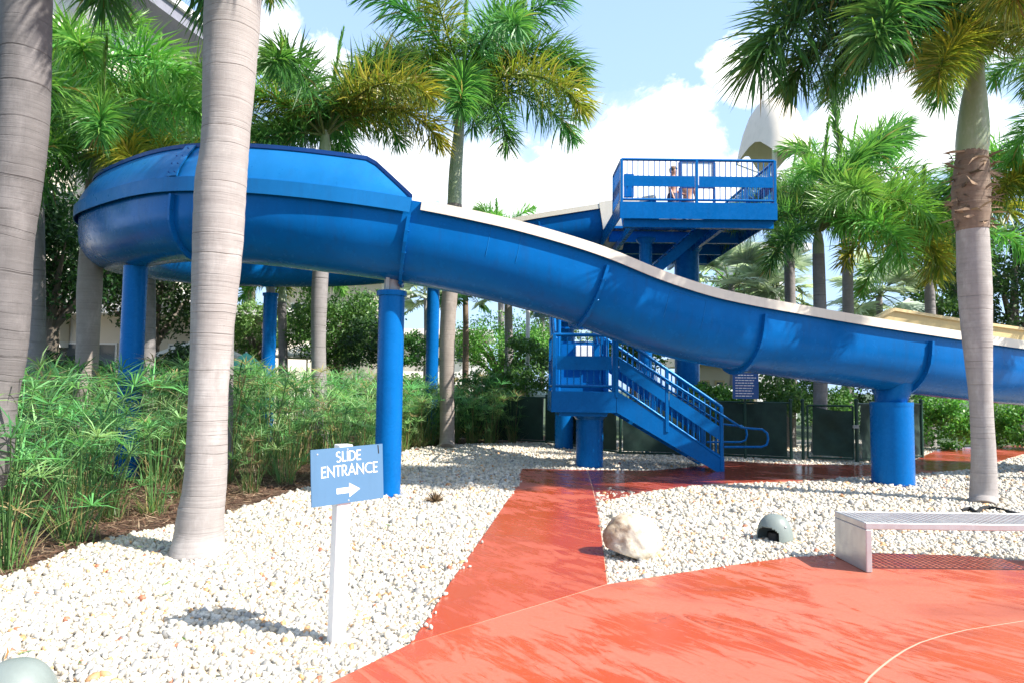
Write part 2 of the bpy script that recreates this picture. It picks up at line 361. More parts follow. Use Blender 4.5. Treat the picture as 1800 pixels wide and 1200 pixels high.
def blades(p0, d1, d2, ln, wd, wdir, tint, split=.5, tip=None):                 # N leaflets of 5 points: quad + tip
    p1 = p0 + d1 * (ln * split)[:, None]; p2 = p1 + d2 * (ln * (1 - split))[:, None]; h = (wd / 2)[:, None] * wdir
    V = np.stack([p0 - h * .45, p0 + h * .45, p1 + h, p1 - h, p2], 1).reshape(-1, 3)
    i = np.arange(len(p0))[:, None] * 5
    T = np.repeat(tint, 5, 0).reshape(-1, 5, 3)
    if tip is not None: T[:, 4] = tip; T[:, 2:4] = (T[:, 2:4] * 1.3 + tip[:, None] * .7) / 2
    return V, i + np.array([[0, 1, 2, 3]]), i + np.array([[3, 2, 4]]), T.reshape(-1, 3)
def merge(parts):                                                      # [(V, [faces], tint)] -> one
    V, F3, F4, T, o = [], [], [], [], 0
    for v, fs, t_ in parts:
        V.append(v); T.append(t_)
        for f in fs: (F3 if f.shape[1] == 3 else F4).append(f + o)
        o += len(v)
    fs = [np.concatenate(x) for x in (F4, F3) if x]
    return np.concatenate(V), fs, np.concatenate(T)
def np_tube(pts, rad, n, col):
    pts = np.asarray(pts, float); k = len(pts); t = unit(np.gradient(pts, axis=0)); ref = np.array([0.13, 1, .07])
    a = unit(ref - t * (t @ ref)[:, None]); b = np.cross(t, a); q = np.arange(n) * 2 * np.pi / n; rad = np.broadcast_to(rad, (k,))
    V = (pts[:, None] + rad[:, None, None] * (np.cos(q)[None, :, None] * a[:, None] + np.sin(q)[None, :, None] * b[:, None])).reshape(-1, 3)
    i, j = np.meshgrid(np.arange(k - 1), np.arange(n), indexing='ij'); j2 = (j + 1) % n
    F = np.stack([i * n + j, i * n + j2, (i + 1) * n + j2, (i + 1) * n + j], -1).reshape(-1, 4)
    return V, [F], np.tile(np.array(col, float), (len(V), 1))
def inside(poly, X, Y):
    poly = np.asarray([(p[0], p[1]) for p in poly]); r = np.zeros(len(X), bool); j = len(poly) - 1
    for i in range(len(poly)):
        xi, yi = poly[i]; xj, yj = poly[j]
        c = ((yi > Y) != (yj > Y)) & (X < (xj - xi) * (Y - yi) / (yj - yi + 1e-12) + xi); r ^= c; j = i
    return r
#@@GROUND
# ------------------------------------------------------------------ ground, beds, path
mb = M(); mb.add([(-500, -60, -.03), (500, -60, -.03), (500, 900, -.03), (-500, 900, -.03)], [(0, 1, 2, 3)])
tag(mb.build('ground', SOIL), kind='structure')
GL_ = lambda pts: [G(*p) for p in pts]
LEFT_EDGE = [(720, 1140), (752, 1092), (790, 1030), (825, 980), (860, 930), (893, 880), (914, 851), (911, 838), (918, 826)]
A_TOP = [(975, 827), (1032, 828)]
JA = [(1041, 858), (1049, 888)]
A_RIGHT = [(1056, 930), (1062, 975), (1069, 1033)]
D_TOP = [(1150, 829), (1225, 822), (1277, 812), (1400, 818), (1527, 819), (1600, 814), (1650, 790), (1720, 786), (1800, 783), (1950, 779)]
D_LOW = [(1950, 792), (1800, 799), (1755, 813), (1713, 826), (1600, 836), (1530, 838), (1400, 848), (1250, 853), (1130, 868)]
B_TOP = [(1200, 1012), (1300, 997), (1390, 985), (1470, 979), (1535, 977), (1680, 981), (1800, 991), (2000, 1012)]
MULCH_EDGE = [(-400, 1180), (-200, 1100), (-60, 1043), (0, 1018), (70, 992), (130, 966), (210, 945), (300, 925), (330, 921), (400, 903), (470, 880), (530, 860), (590, 842), (640, 822), (690, 800), (730, 789), (790, 782), (850, 781), (905, 779), (960, 775)]
BACK = [(1100, 772), (1300, 772), (1500, 772), (1620, 772), (1660, 786)]
left_gravel = GL_(LEFT_EDGE + A_TOP + D_TOP[:7]) + GL_(BACK[::-1]) + GL_(MULCH_EDGE[::-1]) + GL_([(-900, 1500)]) + [Vector((-1.95, 2.2, 0))] + GL_([(590, 1205)])
right_gravel = GL_(A_RIGHT[::-1] + JA[::-1] + D_LOW[::-1]) + [Vector((22, 17, 0)), Vector((22, 8, 0)), Vector((12, 6.4, 0))] + GL_(B_TOP[::-1])
mulch_poly = GL_(MULCH_EDGE) + [Vector((1.6, 20.2, 0)), Vector((1.6, 24, 0)), Vector((-22, 24, 0)), Vector((-24, 5, 0))]
def sheet(name, poly, z, mtl):
    mb = M(); mb.add([(p[0], p[1], z) for p in poly], [tuple(range(len(poly)))])
    bm = bmesh.new(); o = tag(mb.build(name, mtl), kind='structure'); bm.from_mesh(o.data); bmesh.ops.triangulate(bm, faces=bm.faces); bm.to_mesh(o.data); bm.free(); return o
sheet('mulch_bed', mulch_poly, -.004, MULCH)
sheet('gravel_bed', left_gravel, 0.0, GRAVELB)
sheet('gravel_bed', right_gravel, 0.0, GRAVELB)

PZ = 0.035
path = M(); allpath = GL_(LEFT_EDGE[1:] + A_TOP + D_TOP + D_LOW + [(1049, 888)] + A_RIGHT + B_TOP) + [Vector(v) for v in ((12, 6.4, 0), (12, -1, 0), (-2.5, -1, 0), (-2.5, .5, 0), (-1.95, 2.2, 0))] + GL_([(590, 1205), (720, 1140)])
def inset(poly, d):
    n = len(poly); out_ = []; area = sum(poly[i][0] * poly[(i + 1) % n][1] - poly[(i + 1) % n][0] * poly[i][1] for i in range(n)); sg = 1 if area > 0 else -1
    for i in range(n):
        p0, p1, p2 = (Vector((poly[(i + k) % n][0], poly[(i + k) % n][1])) for k in (-1, 0, 1))
        e1 = (p1 - p0).normalized(); e2 = (p2 - p1).normalized(); n1 = Vector((-e1.y, e1.x)) * sg; n2 = Vector((-e2.y, e2.x)) * sg
        q = (n1 + n2); q = q / max(.5, q.length_squared / 2) if q.length > 1e-6 else n1
        out_.append((p1.x + q.x * d, p1.y + q.y * d))
    return out_
def tri_build(mb, name, mtl, parent=None):
    o = mb.build(name, mtl, parent); bm = bmesh.new(); bm.from_mesh(o.data)
    bmesh.ops.triangulate(bm, faces=[f for f in bm.faces if len(f.verts) > 4]); bm.to_mesh(o.data); bm.free(); return o
path.prism(inset(allpath, .004), -.02, PZ - .004); path_o = tag(tri_build(path, 'red_path', JOINT), kind='structure')
CURVE_J = [(1530, 1200), (1548, 1183), (1568, 1167), (1592, 1151), (1618, 1138), (1655, 1126), (1700, 1115), (1750, 1107), (1800, 1099), (1900, 1087), (2000, 1075)]
slabA = GL_(LEFT_EDGE + A_TOP + JA + A_RIGHT)
slabD = GL_([(1032, 828)] + D_TOP + D_LOW + JA[::-1])
slabB = GL_([(720, 1140), (1069, 1033)] + B_TOP) + [Vector((12, 6.4, 0)), Vector((12, 5.6, 0))] + GL_(CURVE_J[::-1] + [(1485, 1260), (1400, 1500)]) + [Vector(v) for v in ((.9, -1, 0), (-2.5, -1, 0), (-2.5, .5, 0), (-1.95, 2.2, 0))] + GL_([(590, 1205)])
slabC = GL_(CURVE_J) + [Vector((12, 5.6, 0)), Vector((12, -1, 0)), Vector((.9, -1, 0))] + GL_([(1400, 1500), (1485, 1260)])
for poly, mm in ((slabA, PATHA), (slabB, PATHM), (slabC, PATHM), (slabD, PATHW)):
    mb = M(); mb.prism(inset(poly, .008), -.015, PZ); tri_build(mb, 'concrete_slab', mm, path_o)

# white pebbles (real stones, uncountable)
ico = bmesh.new(); bmesh.ops.create_icosphere(ico, subdivisions=1, radius=1); ICV = np.array([v.co[:] for v in ico.verts]); ICF = np.array([[v.index for v in f.verts] for f in ico.faces]); ico.free()
def rot_mats(n):
    q = unit(RNG.normal(size=(n, 4))); w_, x, y, z = q.T
    return np.stack([1 - 2 * (y * y + z * z), 2 * (x * y - z * w_), 2 * (x * z + y * w_), 2 * (x * y + z * w_), 1 - 2 * (x * x + z * z), 2 * (y * z - x * w_), 2 * (x * z - y * w_), 2 * (y * z + x * w_), 1 - 2 * (x * x + y * y)], 1).reshape(-1, 3, 3)
def pebbles(poly, bands, grey=0.17):
    out_ = []
    bb = np.array([(p[0], p[1]) for p in poly])
    for y0, y1, dens, r0, r1 in bands:
        x0, x1 = max(bb[:, 0].min(), -y1 * .95 - 1.5), min(bb[:, 0].max(), y1 * .95 + 1.5)
        n = int((x1 - x0) * (y1 - y0) * dens)
        if n <= 0: continue
        X = RNG.uniform(x0, x1, n); Y = RNG.uniform(y0, y1, n); k = inside(poly, X, Y) & (np.abs(X) < Y * .88 + 1.3); X, Y = X[k], Y[k]; n = len(X)
        sc = RNG.uniform(r0, r1, n) * (1 + .5 * (RNG.random(n) < .08))
        shape = np.stack([RNG.uniform(.95, 1.5, n), RNG.uniform(.75, 1.05, n), RNG.uniform(.5, .85, n)], 1) * sc[:, None]
        jit = 1 + RNG.uniform(-.16, .16, (n, 12, 1))
        V = np.einsum('nij,nkj->nki', rot_mats(n), ICV[None] * jit * shape[:, None])
        V += np.stack([X, Y, sc * RNG.uniform(-.1, .5, n) + .008 * np.sin(X * 1.9) * np.cos(Y * 1.4)], 1)[:, None]
        g = RNG.random(n); base = np.array([.62, .585, .505]) * RNG.uniform(.80, 1.06, (n, 1))
        base[g < .30] = np.array([.57, .49, .375]) * RNG.uniform(.82, 1.08, ((g < .30).sum(), 1))
        k2 = (g > .30) & (g < .30 + grey); base[k2] = np.array([.38, .37, .35]) * RNG.uniform(.7, 1.15, (k2.sum(), 1))
        k3 = g > .965; base[k3] = np.array([.62, .36, .17]) * RNG.uniform(.7, 1.1, (k3.sum(), 1))
        k4 = (g > .958) & (g < .965); base[k4] = (.42, .16, .09)
        out_.append((V.reshape(-1, 3), [(np.arange(n)[:, None, None] * 12 + ICF[None]).reshape(-1, 3)], np.repeat(np.clip(base, 0, .88), 12, 0)))
    return out_
bandsL = [(2.6, 5.2, 1500, .015, .025), (5.2, 8, 1100, .016, .026), (8, 11.5, 520, .024, .036), (11.5, 20.5, 330, .024, .038)]
pl = merge(pebbles(left_gravel, bandsL)); pr = merge(pebbles(right_gravel, [(5.0, 8, 1150, .016, .026), (8, 11.5, 480, .025, .037), (11.5, 20, 330, .024, .038)]))
for pm in (pl, pr): tag(link('white_gravel', np_mesh('white_gravel', *pm, PEBBLE, True)), kind='stuff')

def stray(edge, n, spread):
    e_ = [Vector((p[0], p[1])) for p in edge]; X, Y = [], []
    cen = Vector((1.0, 5.2))
    for _ in range(n):
        k = random.randrange(len(e_) - 1); p = e_[k].lerp(e_[k + 1], random.random()); dr = (cen - p).normalized(); o_ = random.expovariate(1 / spread)
        X.append(p.x + dr.x * o_ + random.uniform(-.02, .02)); Y.append(p.y + dr.y * o_)
    return np.array(X), np.array(Y)
X1, Y1 = stray(GL_(LEFT_EDGE), 34, .03); X2, Y2 = stray(GL_(B_TOP[:5]), 16, .03); X3, Y3 = stray(GL_(A_RIGHT), 10, .03)
X, Y = np.concatenate([X1, X2, X3]), np.concatenate([Y1, Y2, Y3]); n = len(X); sc = RNG.uniform(.010, .022, n)
V = np.einsum('nij,nkj->nki', rot_mats(n), ICV[None] * np.stack([sc * 1.2, sc, sc * .7], 1)[:, None]) + np.stack([X, Y, PZ + sc * .6], 1)[:, None]
me = np_mesh('stray_pebbles', V.reshape(-1, 3), [(np.arange(n)[:, None, None] * 12 + ICF[None]).reshape(-1, 3)], np.repeat(np.array([[.68, .63, .55]]) * RNG.uniform(.6, 1.1, (n, 1)), 12, 0), PEBBLE, True); tag(link('stray_pebbles', me), kind='stuff')
# mulch strands and fallen needles
def litter(poly, n, ymax, cols, zmax, l0, l1):
    bb = np.array([(p[0], p[1]) for p in poly]); X = RNG.uniform(max(-13, bb[:, 0].min()), bb[:, 0].max(), n * 3); Y = RNG.uniform(bb[:, 1].min(), ymax, n * 3)
    k = np.where(inside(poly, X, Y) & (np.abs(X) < Y * .8 + 1))[0][:n]; X, Y = X[k], Y[k]; n = len(X)
    az = RNG.uniform(0, 6.283, n); el = RNG.uniform(-.15, .35, n); d1 = np.stack([np.cos(az) * np.cos(el), np.sin(az) * np.cos(el), np.sin(el)], 1); d2 = unit(d1 + RNG.normal(0, .3, (n, 3)) * [1, 1, .4])
    wd = unit(np.stack([-np.sin(az), np.cos(az), RNG.uniform(-.6, .6, n)], 1)); c = np.array(cols)[RNG.integers(0, len(cols), n)] * RNG.uniform(.6, 1.2, (n, 1))
    return blades(np.stack([X, Y, RNG.uniform(.0, zmax, n)], 1), d1, d2, RNG.uniform(l0, l1, n), RNG.uniform(.006, .016, n), wd, c)
V, q4, t3, T = litter(mulch_poly, 26000, 13, [(.16, .085, .05), (.24, .15, .09), (.10, .05, .03), (.33, .24, .15)], .05, .06, .22)
tag(link('mulch_strands', np_mesh('mulch_strands', V, [q4, t3], T, DRY)), kind='stuff')
V, q4, t3, T = litter(left_gravel, 420, 10, [(.34, .17, .06), (.45, .30, .12), (.16, .09, .04), (.13, .24, .05), (.10, .26, .04)], .045, .05, .14)
V2, q42, t32, T2 = litter(right_gravel, 130, 11, [(.34, .17, .06), (.16, .09, .04), (.13, .24, .05)], .045, .04, .12)
pm = merge([(V, [q4, t3], T), (V2, [q42, t32], T2)])
tag(link('fallen_leaves', np_mesh('fallen_leaves', *pm, DRY)), kind='stuff')

# ------------------------------------------------------------------ water slide
FH, FR = 1.06, 0.62                                           # flume wall height, half width
ctrl = [Vector(c) for c in [(4.2, 20.5, 6.0), (3.1, 20.5, 5.80), (1.5, 20.6, 5.55), (0.2, 20.7, 5.33), (-2.0, 20.9, 4.85), (-4.2, 20.5, 4.47), (-6.4, 19.2, 4.2), (-7.75, 17.2, 3.98), (-8.05, 15.2, 3.82)]]
ctrl += [Vector((-7.55, 13.3, 3.66)), Vector((-6.3, 11.75, 3.48))]
ctrl += [P(px, py, y) for px, py, y in [(330, 458, 10.65), (440, 464, 10.2), (560, 477, 10.1), (701, 496, 10.2), (806, 516, 10.3), (890, 535, 10.42), (1000, 566, 10.62), (1080, 598, 10.8), (1155, 622, 11.0), (1230, 640, 11.2), (1343, 658, 11.5), (1450, 673, 11.85), (1610, 693, 12.35), (1700, 703, 12.75), (1800, 712, 13.3), (1990, 726, 14.6)]]
def catmull(c, n=12):
    out_ = []
    for i in range(len(c) - 1):
        p0, p1, p2, p3 = c[max(i - 1, 0)], c[i], c[i + 1], c[min(i + 2, len(c) - 1)]
        for k in range(n):
            t = k / n; out_.append(.5 * ((2 * p1) + (p2 - p0) * t + (2 * p0 - 5 * p1 + 4 * p2 - p3) * t * t + (3 * p1 - p0 - 3 * p2 + p3) * t ** 3))
    return out_ + [c[-1]]
raw = catmull(ctrl)
for _ in range(24): raw = [raw[0]] + [(raw[i - 1] + 2 * raw[i] + raw[i + 1]) / 4 for i in range(1, len(raw) - 1)] + [raw[-1]]
acc = [0.0]
for a_, b_ in zip(raw, raw[1:]): acc.append(acc[-1] + (b_ - a_).length)
NS = 300; spine = []
j = 0
for i in range(NS + 1):
    s_ = acc[-1] * i / NS
    while j < len(acc) - 2 and acc[j + 1] < s_: j += 1
    spine.append(raw[j].lerp(raw[j + 1], (s_ - acc[j]) / max(1e-9, acc[j + 1] - acc[j])))
SLEN = acc[-1]
frames = []
for i in range(NS + 1):
    t = (spine[min(i + 1, NS)] - spine[max(i - 1, 0)]).normalized(); sd = Vector((t.y, -t.x, 0)).normalized(); frames.append((t, sd, sd.cross(t)))
def sp(i, s, u, off=0.0):
    t, sd, up = frames[i]; return spine[i] + sd * s + up * u + t * off
def world_to_px(p):
    v = Vector(p) - Vector((0, 0, CAM_H)); return (900 + FPX * v.dot(CR) / v.dot(_f), 600 - FPX * v.dot(CU) / v.dot(_f))
def idx_px(px, front=True):
    best = min((i for i in range(NS + 1) if (i > NS * .42) == front), key=lambda i: abs(world_to_px(sp(i, .6 if front else 0, .5))[0] - px)); return best
def ushape(r, lift, n=14, h=FH):
    arc = [(-r * math.cos(math.pi * k / n), FR + lift - r * math.sin(math.pi * k / n) * (FR / FR)) for k in range(n + 1)]
    return [(-r, h)] + [(-r, FR + .22)] + arc + [(r, FR + .22)] + [(r, h)]
OUT, INN = ushape(FR, 0), ushape(FR - .035, 0)
slide = thing('water_slide', 'big curling blue water slide with a cream rim, swinging over the gravel and red path', 'water slide', (spine[200].x, spine[200].y, 0))
JPX = [305, 705, 1055, 1335, 1635]
jidx = [idx_px(p) for p in JPX]
jall = [0] + [int(NS * k) for k in (.085, .17, .25, .33)] + jidx + [NS]
g_end = jidx[1]; g_start = 62
g2_start = idx_px(1600)
lastS = {}
def flume_piece(i0, i1):
    rng = list(range(i0, i1 + 1)); mb = M()
    mb.cur = 0; mb.grid([[sp(i, s, u) for s, u in OUT] for i in rng])
    mb.cur = 1; mb.grid([[sp(i, s, u) for s, u in INN] for i in rng])
    mb.cur = 0
    for e in (i0, i1):
        o = [sp(e, s, u) for s, u in OUT]; q = [sp(e, s, u) for s, u in INN]; mb.grid([o, q])
    return mb.build('flume_section', [FLUME, BEIGE], slide, True)
for a_, b_ in zip(jall, jall[1:]): flume_piece(a_, b_)
def rim_piece(i0, i1, side, mtl, name='rim', hh=.13):
    prof = [(side * (FR - .05), FH + .012), (side * (FR + .085), FH + .012), (side * (FR + .085), FH - hh), (side * (FR + .068), FH - hh), (side * (FR + .06), FH - .02), (side * (FR - .05), FH - .02)]
    mb = M(); mb.grid([[sp(i, s, u) for s, u in prof] for i in range(i0, i1 + 1)], True)
    for e in (i0, i1): mb.add([sp(e, s, u) for s, u in prof], [tuple(range(6))])
    return mb.build(name, mtl, slide)
rim_piece(0, NS, -1, BEIGE); rim_piece(0, g_start, 1, BEIGE); rim_piece(g_start + 1, g_end, 1, GUARD, 'guard_lip', .19); rim_piece(g_end + 1, NS, 1, BEIGE)
def guard(i0, i1, side, mats, ramp0, ramp1, height=.66, lean=.34, name='splash_guard'):
    step = SLEN / NS; rng = list(range(i0, i1 + 1)); ro, ri, tp = [], [], []
    for i in rng:
        f = min(1, (i - i0) * step / ramp0 + .02, (i1 - i) * step / ramp1 + .02)
        pr = [(FR + .05 - lean * f * (k / 4) ** 1.4, FH + .016 + height * f * k / 4) for k in range(5)]
        ro.append([sp(i, side * s, u) for s, u in pr]); ri.append([sp(i, side * (s - .04), u) for s, u in pr]); tp.append(pr[-1])
    mb = M(); mb.cur = 0; mb.grid(ro); mb.cur = 1; mb.grid(ri); mb.cur = 0
    for e in (0, -1): mb.grid([ro[e], ri[e]])
    o = mb.build(name, mats, slide, True)
    mb = M(); pr = lambda q: [(q[0] + .035, q[1] - .02), (q[0] + .035, q[1] + .035), (q[0] - .09, q[1] + .035), (q[0] - .09, q[1] - .02)]
    mb.grid([[sp(i, side * s, u) for s, u in pr(tp[k])] for k, i in enumerate(rng)], True); mb.build('guard_cap', DARKB if side > 0 else BEIGE2, slide)
    return o
guard(g_start + 1, g_end, 1, [GUARD, BEIGE], 1.2, .62, .52, .27)
guard(g2_start, NS, -1, [FLUME, BEIGE2], .8, .3, .46, .05)
for k in jidx:                                               # bolted joint flanges
    o = ushape(FR + .075, -.0); q = ushape(FR - .004, 0); mb = M()
    for w0, w1 in ((-.022, .022),):
        A1 = [sp(k, s, u, w0) for s, u in o]; A2 = [sp(k, s, u, w1) for s, u in o]; B1 = [sp(k, s, u, w0) for s, u in q]; B2 = [sp(k, s, u, w1) for s, u in q]
        keep = slice(1, -1)
        mb.grid([B1[1:-1], A1[1:-1], A2[1:-1], B2[1:-1]])
    fl = mb.build('joint_flange', FLUME, slide)
    mb = M()
    for q_ in range(2, 17, 2):
        s, u = o[q_]; s2 = s * .955; u2 = FR + (u - FR) * .955; mb.tube([sp(k, s2, u2, -.036), sp(k, s2, u2, .036)], .013, 6)
    mb.build('bolt', BLUE, fl)
for k in jall[1:5]:
    o = ushape(FR + .07, 0); q = ushape(FR - .004, 0); mb = M()
    mb.grid([[sp(k, s, u, -.022) for s, u in q[1:-1]], [sp(k, s, u, -.022) for s, u in o[1:-1]], [sp(k, s, u, .022) for s, u in o[1:-1]], [sp(k, s, u, .022) for s, u in q[1:-1]]]); mb.build('joint_flange', FLUME, slide)
k = jidx[0]                                                   # strap across the guard at the loop joint
step = [(FR + .064 - .27 * (q / 4) ** 1.4, FH + .02 + .52 * q / 4) for q in range(5)]
mb = M(); mb.grid([[sp(k, s, u, -.10) for s, u in step], [sp(k, s + .02, u + .008, -.10) for s, u in step], [sp(k, s + .02, u + .008, .10) for s, u in step], [sp(k, s, u, .10) for s, u in step]])
st = mb.build('guard_strap', GUARD, slide)
mb = M()
for q in range(4):
    s, u = step[q]
    for o_ in (-.06, .06): mb.tube([sp(k, s + .012, u + .06, o_), sp(k, s + .030, u + .068, o_)], .008, 6)
mb.build('bolt', DARKB, st)
# faint repair patches raised on the outer wall
for px, wpx, u0, u1 in ((880, 60, .50, .93), (1200, 66, .44, .86)):
    i0, i1 = idx_px(px - wpx / 2), idx_px(px + wpx / 2); mb = M()
    for a_, b_ in (((i0, u1), (i1, u1)), ((i0, u0), (i0, u1)), ((i1, u0), (i1, u1))):
        n = 8; pts = [(a_[0] + (b_[0] - a_[0]) * q / n, a_[1] + (b_[1] - a_[1]) * q / n) for q in range(n + 1)]
        rr = lambda u: FR if u > FR else math.sqrt(max(0, FR ** 2 - (FR - u) ** 2))
        mb.tube([sp(int(round(i)), rr(u) + .002, u) for i, u in pts], .004, 4)
    mb.build('repair_seam', GUARD, slide)
TUB = [i for i in range(0, 30) if 2.55 < spine[i].x < 3.25]
mb = M()                                               # cream start tub under the platform edge
mb.grid([[sp(i, s, u) for s, u in ushape(FR + .10, -.10, h=FH + .05)] for i in TUB]); mb.grid([[sp(i, s, u) for s, u in ushape(FR + .02, -.03, h=FH + .05)] for i in TUB])
for e in (TUB[0], TUB[-1]): mb.grid([[sp(e, s, u) for s, u in ushape(FR + .10, -.10, h=FH + .05)], [sp(e, s, u) for s, u in ushape(FR + .02, -.03, h=FH + .05)]])
mb.build('start_tub', BEIGE, slide, True)

# columns carrying the slide
def column(base, top, r, label, neck=.0, cap=True, capr=.03):
    x, y = base; t = thing('slide_column', label, 'column', (x, y, 0), 'round blue columns carrying the water slide')
    mb = M(); mb.tube([(x, y, -.05), (x, y, top - neck)], r, 32); mb.build('post', BLUE, t, True)
    mb = M(); mb.tube([(x, y, top - neck - .06), (x, y, top - neck - .055), (x, y, top - neck + .012)], [r + capr - .001, r + capr, r + capr], 32); mb.build('cap', BLUE, t, True) if cap else None
    if neck:
        mb = M(); mb.tube([(x, y, top - neck + .012), (x, y, top + .10)], r * .62, 20)
        mb.beam((x - r * .2, y - r * .75, top - neck + .02), (x - r * .2, y - r * .75, top + .12), .05, .04); mb.build('neck', GALV, t, True)
    mb = M(); mb.lathe([(r + .004, 0.0), (r + .03, 0.0), (r + .03, .03), (r + .004, .03)], (x, y, .002), 24); mb.build('base_plate', DARKB, t)
    return t
def bottom_at(x, y):
    i = min(range(NS + 1), key=lambda i: (spine[i].x - x) ** 2 + (spine[i].y - y) ** 2); return spine[i]
cm = G(687, 872); c_mid = bottom_at(cm.x, cm.y)
column((c_mid.x, c_mid.y), c_mid.z, .185, 'tall slim blue column just behind the slide entrance sign', .16)
c = P(231, 600, 11.75); cb = bottom_at(c.x, c.y)
column((cb.x, cb.y), cb.z, .185, 'blue column rising out of the sedge left of the pale palm trunk', 0, False)
for px, yy, lab in ((473, 19.6, 'blue column under the far bend of the slide, nearer the pale palm trunk'), (760, 20.9, 'blue column under the far run of the slide, close beside a bare palm trunk')):
    c = P(px, 600, yy); cb = bottom_at(c.x, c.y); column((c.x, c.y), cb.z, .185, lab, .14)
cr = G(1562, 850); cb = bottom_at(cr.x, cr.y); ki = min(range(NS + 1), key=lambda i: (spine[i] - cb).length)
RB = (cb.x, cb.y)
tcol = column(RB, P(1560, 707, cb.y).z, .335, 'short fat blue column at the low end of the slide beside the path', 0, True, .004)
ztop = P(1560, 707, cb.y).z
mb = M()                                                      # saddle gusset up to the joint flange
kf = jidx[-1]
lo = [Vector((RB[0] + .25 * math.cos(q), RB[1] + .25 * math.sin(q), ztop + .01)) for q in (2 * math.pi * a / 20 for a in range(20))]
rows = [lo]
for f in (.5, 1.0):
    row = []
    for q in (2 * math.pi * a / 20 for a in range(20)):
        hi = spine[kf] + frames[kf][0] * (.10 * math.cos(q) - (.22 if math.cos(q) < 0 else 0)) + frames[kf][1] * (-.42 * math.sin(q)) + Vector((0, 0, FR - math.sqrt(FR ** 2 - (.42 * math.sin(q)) ** 2) + .03))
        row.append(lo[0].lerp(lo[0], 0) if False else Vector((RB[0] + .25 * math.cos(q), RB[1] + .25 * math.sin(q), ztop + .01)).lerp(hi, f))
    rows.append(row)
mb.grid(rows, True); mb.build('saddle', BLUE, tcol, True)
c = cb
#@@TOWER
# ------------------------------------------------------------------ slide tower: deck, stairs, railings
DX0, DX1, DY0, DY1 = P(1090, 352, 16.7).x, P(1366, 350, 16.7).x, 16.7, 22.9
DZ = 5.98
tower = thing('slide_tower', 'raised blue steel platform and stairs from which riders board the water slide', 'tower', ((DX0 + DX1) / 2, DY0, 0))
FT = .40
SX0, SX1, SY0, SY1 = DX0 + .15, DX0 + 2.35, 18.0, 19.1         # stair opening in the deck
def deckpiece(x0, x1, y0, y1): mb = M(); mb.box(((x0 + x1) / 2, (y0 + y1) / 2, DZ - .03), (x1 - x0, y1 - y0, .06)); mb.build('deck_panel', BLUE, tower)
deckpiece(DX0 + .02, DX1 - .02, DY0 + .02, SY0); deckpiece(DX0 + .02, DX1 - .02, SY1 + .003, DY1 - .02); deckpiece(SX1 + .003, DX1 - .02, SY0 + .003, SY1); 
for a_, b_ in (((DX0, DY0), (DX1, DY0)), ((DX1, DY0 + .014), (DX1, DY1)), ((DX0, DY0 + .014), (DX0, DY1)), ((DX0 + .014, DY1), (DX1 - .014, DY1))):
    mb = M(); mb.beam((a_[0], a_[1], DZ - FT / 2 + .03), (b_[0], b_[1], DZ - FT / 2 + .03), .02, FT); mb.build('fascia', BLUE, tower)
mb = M(); mb.beam((DX0 + .1, DY0 + .16, DZ - FT - .06), (DX1 - .06, DY0 + .16, DZ - FT - .06), .16, .2); mb.build('edge_beam', BLUE, tower)
for yy in (18.6 + .75, 21.0, 22.5):
    mb = M(); mb.beam((DX0 + .1, yy, DZ - .25), (DX1 - .1, yy, DZ - .25), .12, .3); mb.build('joist', BLUE, tower)
for xx in (DX0 + .35, DX0 + 2.5):
    mb = M(); mb.beam((xx, DY0 + .26, DZ - .47), (xx, DY1 - .1, DZ - .47), .1, .2); mb.build('joist', BLUE, tower)
def vcol(x, y, z1, r, z0=-.05, name='column'):
    mb = M(); mb.tube([(x, y, z0), (x, y, z1)], r, 28); o = mb.build(name, BLUE, tower, True)
    mb = M(); mb.lathe([(r + .003, z1 - .14), (r + .09, z1 - .03), (r + .09, z1 + .001), (r + .003, z1 + .001)], (x, y, 0), 24); mb.build('collar', BLUE, o); return o
pc = P(1207, 450, 19.9); vcol(pc.x, pc.y, DZ - .42, .34)
pc2 = P(1135, 450, 17.9); vcol(pc2.x, pc2.y, DZ - .6, .16)
def baluster_mesh(h):
    key = round(h, 2)
    if key not in BAL:
        mb = M(); mb.box((0, 0, h / 2), (.018, .03, h)); o = mb.build('baluster', BLUE); BAL[key] = o.data; bpy.data.objects.remove(o)
    return BAL[key]
BAL = {}
